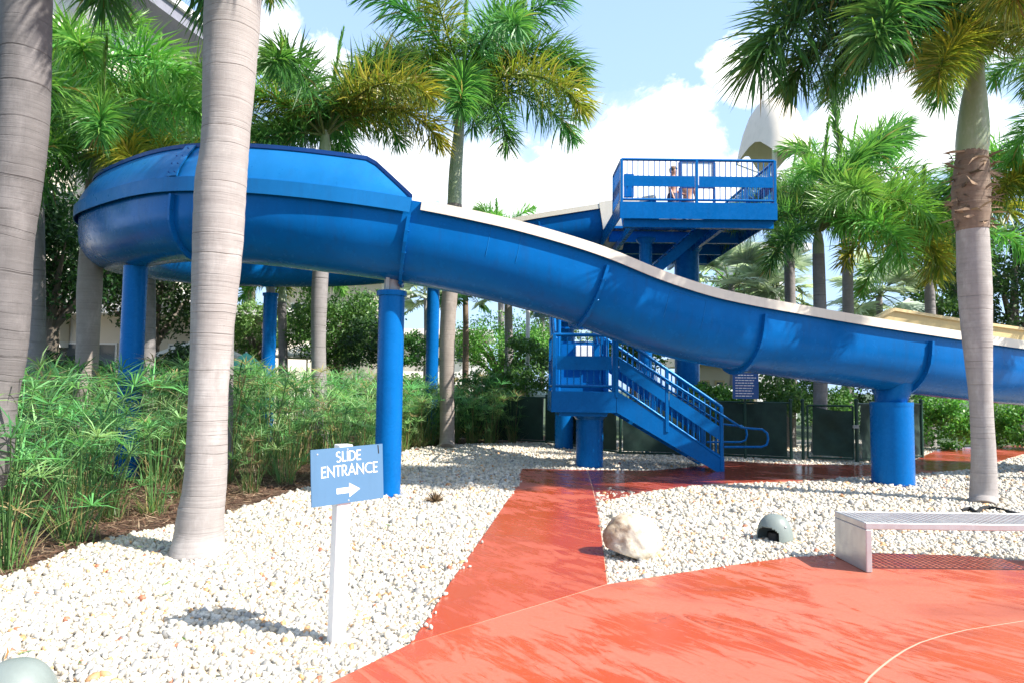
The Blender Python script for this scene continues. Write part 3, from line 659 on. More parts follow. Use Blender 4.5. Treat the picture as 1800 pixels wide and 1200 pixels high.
def railing(a, b, nb, posts=(0, 1), h=1.07, board=(.41, .67), foot=0.0, yoff=.03):
    a, b = Vector(a), Vector(b); up = Vector((0, 0, 1)); t = (b - a); hd = Vector((t.x, t.y, 0)).normalized(); nrm = Vector((hd.y, -hd.x, 0))
    mb = M(); mb.tube([a + up * h, b + up * h], .034, 10); r = mb.build('railing', BLUE, tower, True)
    ro = ORG[r.name]
    mb = M(); mb.tube([a + up * .10, b + up * .10], .028, 10); mb.build('bottom_rail', BLUE, r, True)
    for q in posts:
        p = a.lerp(b, q); mb = M(); mb.beam(p - up * foot, p + up * (h + .005), .065, .065, up=(0, 1, 0)); mb.build('railing_post', BLUE, r, bevel=.006)
    segs = list(zip(posts, posts[1:])) or [(0, 1)]
    for q0, q1 in segs:
        L = t.length; e = .05 / L
        p0, p1 = a.lerp(b, q0 + e), a.lerp(b, q1 - e); z = (board[0] + board[1]) / 2; o_ = nrm * yoff; hh = (board[1] - board[0]) / 2
        vs = [p + o_ + nrm * n_ + up * (z + k_) for p in (p0, p1) for n_ in (-.008, .008) for k_ in (-hh, hh)]
        mb = M(); mb.add(vs, [(0, 1, 3, 2), (4, 6, 7, 5), (0, 4, 5, 1), (2, 3, 7, 6), (0, 2, 6, 4), (1, 5, 7, 3)]); mb.build('rail_board', BLUE, r)
    me = baluster_mesh(h - .15)
    for k in range(nb):
        q = (k + 1) / (nb + 1)
        if min(abs(q - x) for x in posts) * t.length < .05: continue
        o = link('baluster', me, r); o.location = a.lerp(b, q) + up * .11 - ro
        o.rotation_euler.z = math.atan2(hd.y, hd.x)
    return r
e = .04
railing((DX0 + e, DY0 + e, DZ), (DX1 - e, DY0 + e, DZ), 27, (0, .49, 1))
railing((DX1 - e, DY0 + e + .04, DZ), (DX1 - e, DY1 - e, DZ), 44, (0, .33, .66, 1))
railing((DX0 + e, DY0 + e + .04, DZ), (DX0 + e, 18.05, DZ), 9, (0, 1))
railing((DX0 + e, DY1 - e, DZ), (DX1 - e - .05, DY1 - e, DZ), 27, (0, .5, 1))
mb = M(); mb.beam((DX0 + .45, 18.2, DZ + .55), (DX0 + .45, 18.2, DZ + 1.15), .25, .12); mb.build('control_box', BLUE, tower)
# lower landing and the flight down to the path
LA, LB = P(970, 690, 13.55), P(1083, 690, 13.55); LZ = (LA.z + LB.z) / 2; LX0, LX1 = LA.x, LB.x; LY0, LY1 = 13.55, 14.95
mb = M(); mb.box(((LX0 + LX1) / 2, (LY0 + LY1) / 2, LZ - .03), (LX1 - LX0 - .02, LY1 - LY0 - .02, .06)); mb.build('landing', BLUE, tower)
fz = P(1026, 724, 13.55).z
for a_, b_ in (((LX0, LY0), (LX1, LY0)), ((LX1, LY0 + .014), (LX1, LY1)), ((LX0, LY0 + .014), (LX0, LY1)), ((LX0 + .014, LY1), (LX1 - .014, LY1))):
    mb = M(); mb.beam((a_[0], a_[1], (LZ + .03 + fz) / 2), (b_[0], b_[1], (LZ + .03 + fz) / 2), .02, LZ + .03 - fz); mb.build('fascia', BLUE, tower)
mb = M(); mb.box(((LX0 + LX1) / 2, (LY0 + LY1) / 2, fz - .03), (LX1 - LX0 - .3, LY1 - LY0 - .3, .1)); mb.build('edge_beam', BLUE, tower)
lc = G(1030, 815); vcol(lc.x, (LY0 + LY1) / 2, fz - .02, .27)
SF = P(1275, 832, 13.5).x
def flight(x0, z0, x1, z1, y0, y1, n, depth=.38, axis='x', rails=True, balusters=9, extend=True, posts=(0, .48, 1)):
    def V3(u, v, z): return Vector((u, v, z)) if axis == 'x' else Vector((v, u, z))
    sl = (z1 - z0) / (x1 - x0); st_ = None
    for v in (y0, y1):
        poly = [V3(x0, v, z0 + .03), V3(x1, v, z1 + .03 + (.26 if z1 < .1 else 0)), V3(x1, v, z1 - (.0 if z1 < .1 else depth)), V3(x1 - (.30 if z1 < .1 else 0), v, z1 - (0 if z1 < .1 else depth)), V3(x0, v, z0 - depth + .03)]
        if z1 < .1: poly = [V3(x0, v, z0 + .05), V3(x1, v, z1 + .30), V3(x1, v, z1 + .01), V3(x1 - .12, v, z1 + .01), V3(x0, v, z0 - depth + .02)]
        off = V3(0, .012, 0); n_ = len(poly); mb = M(); mb.add([p - off for p in poly] + [p + off for p in poly], [tuple(range(n_))[::-1], tuple(range(n_, 2 * n_))] + [(i, (i + 1) % n_, n_ + (i + 1) % n_, n_ + i) for i in range(n_)])
        s_ = mb.build('stringer', BLUE, tower)
        if st_ is None: st_ = s_
        for e_ in ((0, 1), (len(poly) - 2, len(poly) - 1)):
            pass
    for k in range(1, n):
        u = x0 + (x1 - x0) * (k - .5) / n * 1.0; z = z0 + (z1 - z0) * k / n; run = abs(x1 - x0) / n
        mb = M(); c0 = V3(u + (x1 - x0) / n * .5, (y0 + y1) / 2, z)
        mb.box(c0, (run * 1.06, y1 - y0 - .03, .045) if axis == 'x' else (abs(y1 - y0) - .03, run * 1.06, .045)); mb.build('step', BLUE, tower)
    if rails:
        for v in (y0, y1):
            a_ = V3(x0, v, z0 + .04); b_ = V3(x1 - (.05 if x1 > x0 else -.05), v, z1 + .04 + (.14 if z1 < .1 else 0)); railing(a_, b_, balusters * 2, posts, foot=.12, yoff=.03 if v == y0 else -.03)
flight(LX1 + .012, LZ, SF, 0.0, LY0 + .012, LY1 - .012, 8)
for v, sx in ((LY0 - .06, 0), (LY1 - .25, -.05)):                 # handrails with a looped end
    zt = .14 + .92; x1 = SF - .05
    a_ = Vector((LX1 + .1, v, LZ + .86)); b_ = Vector((x1 - .1, v, .14 + .86)); dz = (LZ - .14) / (SF - LX1)
    lp = [a_, b_, Vector((x1 + .42, v, .66 + .14)), Vector((x1 + .52, v, .66 + .12))]
    lx = x1 + .55; pts = [Vector((LX1 + .1, v, LZ + .80)), Vector((x1 + .36, v, .80 + .07)), Vector((lx, v, .85)), Vector((lx + .20, v, .84)), Vector((lx + .29, v, .77)), Vector((lx + .31, v, .66)), Vector((lx + .28, v, .55)), Vector((lx + .18, v, .51)), Vector((x1 + .03, v, .50))]
    mb = M(); mb.tube(pts, .022, 10); mb.build('handrail', BLUE, tower, True)
railing((LX0 + e, LY0 + e, LZ + .03), (LX1 - e, LY0 + e, LZ + .03), 8, (0, 1), h=1.07)
railing((LX0 + e, LY0 + e + .05, LZ + .03), (LX0 + e, LY1 - e, LZ + .03), 9, (0, 1))
# middle flight (away from the viewer), upper landing, top flight up through the deck
L2Z, L2Y0, L2Y1 = 3.75, 18.0, 19.1
flight(LY1 + .012, LZ, L2Y0 - .012, L2Z, LX0 + .16, LX1 - .03, 12, axis='y', balusters=10, posts=(0, .5, 1))
mb = M(); mb.box(((LX0 + DX0) / 2 - .1, (L2Y0 + L2Y1) / 2, L2Z - .15), (DX0 - LX0 + .2, L2Y1 - L2Y0, .3)); mb.build('landing', BLUE, tower)
railing((LX0 + e, L2Y1 - e, L2Z), (DX0 - e, L2Y1 - e, L2Z), 12, (0, 1)); railing((LX0 + e, L2Y0 + e, L2Z), (LX0 + e, L2Y1 - e - .05, L2Z), 7, (0, 1))
vcol((LX0 + LX1) / 2, 18.55, L2Z - .3, .24)
flight(DX0 + .02, L2Z, SX1 + .2, DZ, SY0 + .05, SY1 - .05, 12, rails=False, depth=.3)
for xx in (LX0 + .22,):                                   # conduits behind the landing
    mb = M(); mb.tube([(xx, LY1 + .12, fz), (xx, LY1 + .12, LZ + 2.4)], .05, 10); mb.build('conduit', BLUE, tower, True)
mb = M(); mb.box((LX0 + .75, LY1 + .1, LZ + .78), (.34, .1, .42)); mb.build('control_cabinet', WHITE, tower, bevel=.01)
mb = M(); mb.box((LX0 + .72, LY1 + .17, LZ + .35), (1.1, .02, 1.35)); mb.build('back_panel', BLUE, tower)
# board on the deck
bx0, bx1 = P(1195, 300, 17.75).x, P(1255, 300, 17.75).x; bz0, bz1 = P(1225, 329, 17.75).z, P(1225, 284, 17.75).z
board = thing('notice_board', 'white notice board in a dark frame standing on the upper deck', 'notice board', ((bx0 + bx1) / 2, 17.75, DZ))
by = 17.75
mb = M(); mb.box(((bx0 + bx1) / 2, by, (bz0 + bz1) / 2), (bx1 - bx0 - .06, .03, bz1 - bz0 - .06)); mb.build('board_panel', WHITE, board)
for a_, b_ in (((bx0, bz0), (bx1, bz0)), ((bx0, bz1), (bx1, bz1)), ((bx0, bz0 + .035), (bx0, bz1 - .035)), ((bx1, bz0 + .035), (bx1, bz1 - .035))):
    mb = M(); mb.beam((a_[0], by, a_[1]), (b_[0], by, b_[1]), .07, .07, up=(0, 1, 0)); mb.build('board_frame', DARKB, board)
for xx in (bx0, bx1):
    mb = M(); mb.beam((xx, by, DZ), (xx, by, bz0 - .035), .06, .06); mb.build('leg', DARKB, board)
#@@FENCE
# ------------------------------------------------------------------ pool fence, gate, signs
F0, F1, F2, F3, F4 = Vector((-2.2, 17.9, 0)), G(1391, 810), G(1412, 810), G(1507, 813), G(1621, 806)
FHT = P(1391, 706, F1.y).z
def fence_post(parent, p, h, name='post', r=.035):
    mb = M(); mb.tube([(p.x, p.y, -.05), (p.x, p.y, h)], r, 12); mb.lathe([(r + .012, h), (r + .012, h + .02), (r * .6, h + .045), (.002, h + .055)], (p.x, p.y, 0), 12); return mb.build(name, GREENP, parent, True)
def rail(parent, a, b, z, name='rail', r=.024):
    mb = M(); mb.tube([(a.x, a.y, z), (b.x, b.y, z)], r, 10); return mb.build(name, GREENP, parent, True)
def screen(parent, a, b, z0, z1, folds, seed, top_sag=.03):
    rnd = random.Random(seed); L = (b - a).length; nx, nz = max(8, int(L / .09)), 16; hd = (b - a).normalized(); nr = Vector((hd.y, -hd.x, 0)); rows = []
    ph = [rnd.uniform(0, 6.28) for _ in range(5)]
    for k in range(nz + 1):
        row = []
        for i in range(nx + 1):
            u, v = i / nx, k / nz; edge = math.sin(math.pi * min(1, max(0, u)))
            wv = .5 * math.sin(u * L * 3.1 + v * 2.4 + ph[0]) + .3 * math.sin(u * L * 7 - v * 5 + ph[1]) + .2 * math.sin(v * 9 + u * L * 2 + ph[2]) + .25 * math.sin((u * L * 1.2 + v) * 11 + ph[3])
            off = folds * wv * (.25 + .75 * math.sin(math.pi * v))
            z = z0 + (z1 - z0) * v - top_sag * v * abs(math.sin(u * L * 2.6)) - .25 * folds * (1 - v) * math.sin(u * L * 2 + ph[4])
            row.append(a + hd * (u * L) + nr * (.045 + off) + Vector((0, 0, z)))
        rows.append(row)
    mb = M(); mb.grid(rows); return mb.build('windscreen', SCREEN, parent, True)
def chain_link(parent, a, b, z0, z1, p=.06):
    hd = (b - a); L = hd.length; hd.normalize(); mb = M(); H_ = z1 - z0
    for sgn in (1, -1):
        k = -H_
        while k < L:
            pts = []
            for t_ in (0, 1):
                u = k + t_ * H_; 
                pts.append((u, z0 + (t_ if sgn > 0 else 1 - t_) * H_))
            (u0, w0), (u1, w1) = pts
            c0, c1 = max(0, u0), min(L, u1)
            if c1 - c0 > .01:
                f = lambda u: w0 + (w1 - w0) * (u - u0) / (u1 - u0); mb.tube([a + hd * c0 + Vector((0, 0, f(c0))), a + hd * c1 + Vector((0, 0, f(c1)))], .0028, 3, False)
            k += p
    return mb.build('chain_link', GREENP, parent)
fence = thing('pool_fence', 'dark green chain link fence with a windscreen, running behind the stairs and planting', 'fence', (2, 17, 0))
pts = [Vector((-5.0, 22.6, 0)), Vector((-1.6, 21.7, 0)), Vector((1.0, 20.2, 0)), Vector((2.6, 17.0, 0)), Vector((4.8, 16.75, 0)), F1]
for p in pts: fence_post(fence, p, FHT + .03)
for a_, b_ in zip(pts, pts[1:]):
    rail(fence, a_, b_, FHT - .02); rail(fence, a_, b_, .07); screen(fence, a_ + (b_ - a_).normalized() * .06, b_ - (b_ - a_).normalized() * .08, .10, FHT - .02, .03, int(a_.x * 10) + 50)
chain_link(fence, pts[-2].lerp(pts[-1], .5), pts[-1], .08, FHT - .04)
gate = thing('pool_gate', 'dark green gate with loosely sagging windscreen fabric, between the two pool fences', 'gate', tuple(F2), None)
fence_post(gate, F2, FHT + .03); 
g0 = F2 + Vector((.10, -.02, 0)); g1 = F3 + Vector((-.09, -.02, 0)); zt = FHT - .07
for p in (g0, g1): mb = M(); mb.tube([(p.x, p.y, .08), (p.x, p.y, zt)], .022, 10); mb.build('gate_stile', GREENP, gate, True)
rail(gate, g0, g1, zt, 'gate_rail', .022); rail(gate, g0, g1, .09, 'gate_rail', .022)
chain_link(gate, F2 + Vector((.03, -.02, 0)), g0 + Vector((.35, 0, 0)), .10, zt)
hd = (g1 - g0).normalized(); screen(gate, g0 + hd * .10, g1 - hd * .03, .12, zt - .01, .11, 5, .10)
mb = M(); mb.box(((g1.x + F3.x) / 2, g1.y - .03, .8), (.13, .05, .07)); mb.build('latch', GALV, gate, bevel=.005)
fence2 = thing('pool_fence', 'short dark green chain link fence with a windscreen behind the fat blue column', 'fence', tuple(F3))
for p in (F3, F4): fence_post(fence2, p, FHT + .05, r=.04)
hd = (F4 - F3).normalized()
rail(fence2, F3, F4, FHT - .02); rail(fence2, F3, F4, .07); screen(fence2, F3 + hd * .1, F4 - hd * .12, .1, FHT - .02, .05, 9); chain_link(fence2, F3, F4, .08, FHT - .04)
F5 = F4 + Vector((1.0, 4.5, 0)); fence_post(fence2, F5, FHT); rail(fence2, F4, F5, FHT - .02); screen(fence2, F4.lerp(F5, .03), F5, .1, FHT - .02, .03, 19)

# lettering made of strokes
def glyph(ch):
    arc = lambda cx, cy, rx, ry, a0, a1, n=12: [(cx + rx * math.cos(R_(a0 + (a1 - a0) * k / n)), cy + ry * math.sin(R_(a0 + (a1 - a0) * k / n))) for k in range(n + 1)]
    return {'S': (.52, [arc(.25, .735, .20, .215, 40, 245, 10) + [(.26, .52)] + arc(.25, .25, .22, .245, 75, -140, 12)]),
            'L': (.42, [[(.06, 1), (.06, .05), (.42, .05)]]), 'I': (.12, [[(.06, 1), (.06, 0)]]),
            'D': (.70, [[(.06, .95), (.06, .05)] + arc(.22, .5, .44, .45, -90, 90, 16) + [(.06, .95)]]),
            'E': (.46, [[(.46, .95), (.06, .95), (.06, .05), (.46, .05)], [(.10, .51), (.42, .51)]]),
            'N': (.72, [[(.06, 0), (.06, .93), (.66, .07), (.66, 1)]]), 'T': (.50, [[(0, .95), (.50, .95)], [(.25, .91), (.25, 0)]]),
            'R': (.52, [[(.06, 0), (.06, .95), (.22, .95)] + arc(.24, .70, .20, .25, 90, -90, 10) + [(.09, .45)], [(.22, .44), (.50, 0)]]),
            'A': (.74, [[(.03, 0), (.37, .96), (.71, 0)], [(.17, .30), (.57, .30)]]),
            'C': (.74, [arc(.48, .5, .42, .45, 52, 308, 20)])}[ch]
def stroke_mesh(mb, pts, wd, to3, z):
    pts = [Vector(p) for p in pts]; closed = (pts[0] - pts[-1]).length < 1e-4; n = len(pts); L, Rr = [], []
    for i in range(n):
        a_ = pts[i - 1] if i else (pts[-2] if closed else None); b_ = pts[i + 1] if i < n - 1 else (pts[1] if closed else None)
        d1 = (pts[i] - a_).normalized() if a_ is not None else (b_ - pts[i]).normalized(); d2 = (b_ - pts[i]).normalized() if b_ is not None else d1
        n1, n2 = Vector((-d1.y, d1.x)), Vector((-d2.y, d2.x)); mm = (n1 + n2).normalized(); k = wd / 2 / max(.35, mm.dot(n1)); L.append(pts[i] + mm * k); Rr.append(pts[i] - mm * k)
    mb.grid([[to3(p.x, p.y, z) for p in L], [to3(p.x, p.y, z) for p in Rr]])
# slide entrance sign
sb = G(591, 1128); ang = R_(35)
fx = Vector((math.cos(ang), math.sin(ang), 0)); fn = Vector((math.sin(ang), -math.cos(ang), 0))
sign = thing('entrance_sign', 'small sky blue SLIDE ENTRANCE sign on a white post in the gravel', 'sign', tuple(sb))
pw = .088; topz = P(600, 780, sb.y).z; lean = Vector((.012, 0, 0))
mb = M()
vs = [sb + lean * (z > 0) + fx * sx * pw / 2 + fn * sy * pw / 2 + Vector((0, 0, z)) for z in (-.05, topz) for sx, sy in ((-1, -1), (1, -1), (1, 1), (-1, 1))]
mb.add(vs, [(3, 2, 1, 0), (4, 5, 6, 7)] + [(i, (i + 1) % 4, 4 + (i + 1) % 4, 4 + i) for i in range(4)]); mb.build('post', WHITE, sign, bevel=.004)
pcz = P(606, 832, sb.y).z; pc_ = sb + lean + fn * (pw / 2 + .007) + Vector((0, 0, pcz)) + fx * .012; til = R_(2.8)
ex = fx * math.cos(til) + Vector((0, 0, 1)) * math.sin(til); ez = -fx * math.sin(til) + Vector((0, 0, 1)) * math.cos(til)
PWD, PHT = .462, .338
to3 = lambda x, y, z: pc_ + ex * x + ez * y + fn * z
mb = M(); vs = [to3(x, y, z) for x in (-PWD / 2, PWD / 2) for y in (-PHT / 2, PHT / 2) for z in (-.005, .005)]
mb.add(vs, [(0, 1, 3, 2), (4, 6, 7, 5), (0, 4, 5, 1), (2, 3, 7, 6), (0, 2, 6, 4), (1, 5, 7, 3)]); panel = mb.build('sign_panel', LBLUE, sign)
def write(txt, cx, cy, h, track=.09):
    ws = [glyph(c)[0] for c in txt]; tot = (sum(ws) + track * (len(txt) - 1)) * h; x = cx - tot / 2; mb = M(); z = .0058
    for c in txt:
        w_, st_ = glyph(c)
        for s_ in st_: stroke_mesh(mb, [(x + p[0] * h, cy + (p[1] - .5) * h) for p in s_], .118 * h, to3, z); z += .00012
        x += (w_ + track) * h
    mb.build('lettering', LETTER, panel)
write('SLIDE', .005, .115, .062); write('ENTRANCE', .012, .030, .066)
mb = M(); ar = [(-.075, .017), (.005, .017), (.005, .043), (.075, 0), (.005, -.043), (.005, -.017), (-.075, -.017)]
mb.add([to3(x - .0, y - .092, .0059) for x, y in ar], [tuple(range(7))]); tri_build(mb, 'arrow', LETTER, panel)
for sx_, sy_ in ((-.19, .14), (.0, .155), (.0, -.155)):
    mb = M(); mb.lathe([(.0005, .0075), (.004, .0068), (.0055, .0052)], (0, 0, 0), 10); mb.v = [tuple(to3(sx_ + v[0], sy_ + v[1], v[2])) for v in mb.v]; mb.build('screw', GALV, panel)
mb = M(); mb.add([to3(x, y, .0056) for x, y in ((.196, .165), (.203, .165), (.207, .112), (.200, .110))], [(0, 1, 2, 3)]); mb.build('scuff', BLACKP, panel)
# rules sign above the fence
q0, q1 = P(1288, 700, 16.2), P(1333, 655, 16.2)
rs = thing('rules_sign', 'small navy rules sign with white lines of text above the fence windscreen', 'sign', ((q0.x + q1.x) / 2, 16.25, 0))
mb = M(); mb.box(((q0.x + q1.x) / 2, 16.2, (q0.z + q1.z) / 2), (q1.x - q0.x, .02, q1.z - q0.z)); rp = mb.build('sign_panel', NAVY, rs)
mb = M(); mb.beam(((q0.x + q1.x) / 2, 16.25, 0), ((q0.x + q1.x) / 2, 16.25, q1.z - .05), .05, .05, up=(0, 1, 0)); mb.build('post', GREENP, rs)
rnd = random.Random(3); mb = M(); wdt = q1.x - q0.x
for k in range(9):
    z = q1.z - .05 - k * (q1.z - q0.z - .08) / 8.6; x = q0.x + .06; end = q1.x - rnd.uniform(.05, .16) if k else q1.x - .12
    if k == 0: x = q0.x + .12
    while x < end:
        l = min(end - x, rnd.uniform(.03, .09)); mb.add([(x, 16.187, z - .010), (x + l, 16.187, z - .010), (x + l, 16.187, z + .008), (x, 16.187, z + .008)], [(0, 1, 2, 3)]); x += l + .014
mb.build('text_line', LETTER, rp)

# ------------------------------------------------------------------ bench, boulder, uplights
bf, bk = G(1522, 1006, PZ), G(1471, 978, PZ); BX = (bf.x + bk.x) / 2; BY0, BY1 = bf.y, bk.y + .02; BZ = P(1524, 918, BY0).z; TH = .055; BL = 1.95
bench = thing('metal_bench', 'low backless aluminium bench with a perforated seat at the edge of the red paving', 'bench', (BX, BY0, PZ))
for xx in (BX, BX + BL - .05):
    mb = M(); mb.box((xx + .025, (BY0 + BY1) / 2, (BZ - TH + PZ) / 2), (.05, BY1 - BY0, BZ - TH - PZ - .002)); mb.build('leg', ALU, bench, bevel=.006)
for yy in (BY0 + .0125, BY1 - .0125):
    mb = M(); mb.box((BX + BL / 2, yy, BZ - TH / 2), (BL, .025, TH)); mb.build('seat_rail', ALU, bench, bevel=.005)
for xx in (BX + .0125, BX + BL - .0125):
    mb = M(); mb.box((xx, (BY0 + BY1) / 2, BZ - TH / 2), (.025, BY1 - BY0 - .051, TH)); mb.build('seat_rail', ALU, bench, bevel=.005)
mb = M(); nx, ny = 34, 10; x0_, x1_, y0_, y1_ = BX + .026, BX + BL - .026, BY0 + .026, BY1 - .026; cw, ch = (x1_ - x0_) / nx, (y1_ - y0_) / ny; zz = BZ - .004
V, F = [], []
for i in range(nx):
    for j in range(ny):
        cx, cy = x0_ + (i + .5) * cw, y0_ + (j + .5) * ch; o = len(V); n = 8
        sq = [(-1, -1), (0, -1), (1, -1), (1, 0), (1, 1), (0, 1), (-1, 1), (-1, 0)]
        for a_, b_ in sq: V.append((cx + a_ * cw / 2, cy + b_ * ch / 2, zz))
        for a_, b_ in sq:
            l_ = math.hypot(a_, b_); V.append((cx + a_ / l_ * cw * .37, cy + b_ / l_ * ch * .37, zz))
        for k in range(8): V.append((V[o + 8 + k][0], V[o + 8 + k][1], zz - .005))
        for k in range(8):
            k2 = (k + 1) % 8; F += [(o + k, o + k2, o + 8 + k2, o + 8 + k), (o + 8 + k, o + 8 + k2, o + 16 + k2, o + 16 + k)]
mb.add(V, F); mb.build('perforated_seat', ALU, bench)

def displaced_rock(name, c, r, seed, mtl, sub=4, rough=.28):
    from mathutils import noise as mn
    bm = bmesh.new(); bmesh.ops.create_icosphere(bm, subdivisions=sub, radius=1); sd = Vector((seed * 3.1, seed * 1.7, seed))
    for v in bm.verts:
        p = v.co.copy(); k = 1 + rough * mn.noise(p * 1.3 + sd) + rough * .45 * mn.noise(p * 3.1 + sd) + rough * .2 * mn.noise(p * 8 + sd) + rough * .08 * mn.noise(p * 18 + sd)
        q = Vector((p.x * r[0], p.y * r[1], p.z * r[2])) * k; q.z = max(q.z, -.55 * r[2]); v.co = q
    me = bpy.data.meshes.new(name); bm.to_mesh(me); bm.free(); me.polygons.foreach_set('use_smooth', [True] * len(me.polygons)); me.materials.append(mtl); o = link(name, me); o.location = c; return o
bc = G(1112, 982)
o = displaced_rock('boulder', (bc.x, bc.y + .06, .17), (.275, .215, .245), 2.4, STONE, 5, .13); o.rotation_euler = (0, .30, .15); tag(o, 'big cream boulder with a rusty brown side, lying at the path edge', 'boulder')

def uplight(c, r, face, label):
    t = thing('landscape_light', label, 'landscape light', tuple(c), 'grey green hooded lights in the gravel')
    rows = []; n, k = 64, 26
    def pt(a, e, rr): return Vector((rr * math.cos(e) ** .8 * math.cos(a) * 1.05, rr * math.cos(e) ** .8 * math.sin(a), rr * 1.5 * math.sin(e)))
    def ok(a, e):
        da = (a - face + math.pi) % (2 * math.pi) - math.pi
        return not (abs(da) < .85 and e < .62 - .25 * (da / .85) ** 2)
    mb = M(); V, F = [], []
    for lay, rr in ((0, r), (1, r * .93)):
        o = len(V)
        for i in range(n):
            for j in range(k + 1): V.append(pt(2 * math.pi * i / n, -.12 + (math.pi / 2 + .12) * j / k * .999, rr) + Vector((c.x, c.y, .02)))
        for i in range(n):
            for j in range(k):
                if ok(2 * math.pi * (i + .5) / n, -.12 + (math.pi / 2 + .12) * (j + .5) / k): F.append((o + i * (k + 1) + j, o + ((i + 1) % n) * (k + 1) + j, o + ((i + 1) % n) * (k + 1) + j + 1, o + i * (k + 1) + j + 1))
    # close the rim of the opening
    N1 = n * (k + 1); es = {}
    for f in F[:len(F) // 2]:
        for a_, b_ in zip(f, f[1:] + f[:1]): es[tuple(sorted((a_, b_)))] = es.get(tuple(sorted((a_, b_))), 0) + 1
    F += [(a_, b_, b_ + N1, a_ + N1) for (a_, b_), q in es.items() if q == 1]
    mb.add(V, F); mb.build('hood', HOOD, t, True)
    mb = M(); mb.tube([(c.x, c.y, .0), (c.x, c.y, r * .55)], [r * .5, r * .42], 14); mb.build('lamp', BLACKP, t, True)
    mb = M()
    for a_ in (face + 1.3, face - 1.3, face + 3.14): mb.tube([Vector((c.x, c.y, .02)) + pt(a_, .62, r * .985), Vector((c.x, c.y, .02)) + pt(a_, .62, r * 1.03)], .012, 8)
    mb.build('screw', GALV, t)
uplight(G(1362, 951), .175, R_(218), 'grey green hooded light on the gravel left of the metal bench')
uplight(G(22, 1278), .185, R_(60), 'grey green hooded light in the near corner of the gravel, cut off')

hp = [G(1690, 897, .03), G(1705, 893, .04), G(1716, 899, .04), G(1732, 891, .05), G(1760, 895, .04), G(1800, 906, .03), G(1860, 915, .03)]
hp = catmull([Vector(p) for p in hp], 10); mb = M(); mb.tube(hp, [.022 + .005 * (i % 2) for i in range(len(hp))], 8)
tag(mb.build('corrugated_hose', BLACKP, None, True, org=hp[0]), 'black corrugated hose curled round the foot of the bare palm near the bench', 'hose')
tc = G(765, 884); V, q4, t3, T = [], [], [], []
n = 90; el = RNG.uniform(.1, 1.5, n); az = RNG.uniform(0, 6.28, n); d1 = np.stack([np.cos(az) * np.cos(el), np.sin(az) * np.cos(el), np.sin(el)], 1)
V, q4, t3, T = blades(np.zeros((n, 3)), d1, d1, RNG.uniform(.08, .21, n), RNG.uniform(.012, .028, n), unit(np.cross(d1, RNG.normal(size=(n, 3)))), np.array([[.16, .10, .06]]) * RNG.uniform(.5, 1.5, (n, 1)))
o = link('dry_tuft', np_mesh('dry_tuft', V, [q4, t3], T, DRY)); o.location = (tc.x, tc.y, .01); tag(o, 'small withered brown tuft in the gravel behind the entrance sign', 'plant')

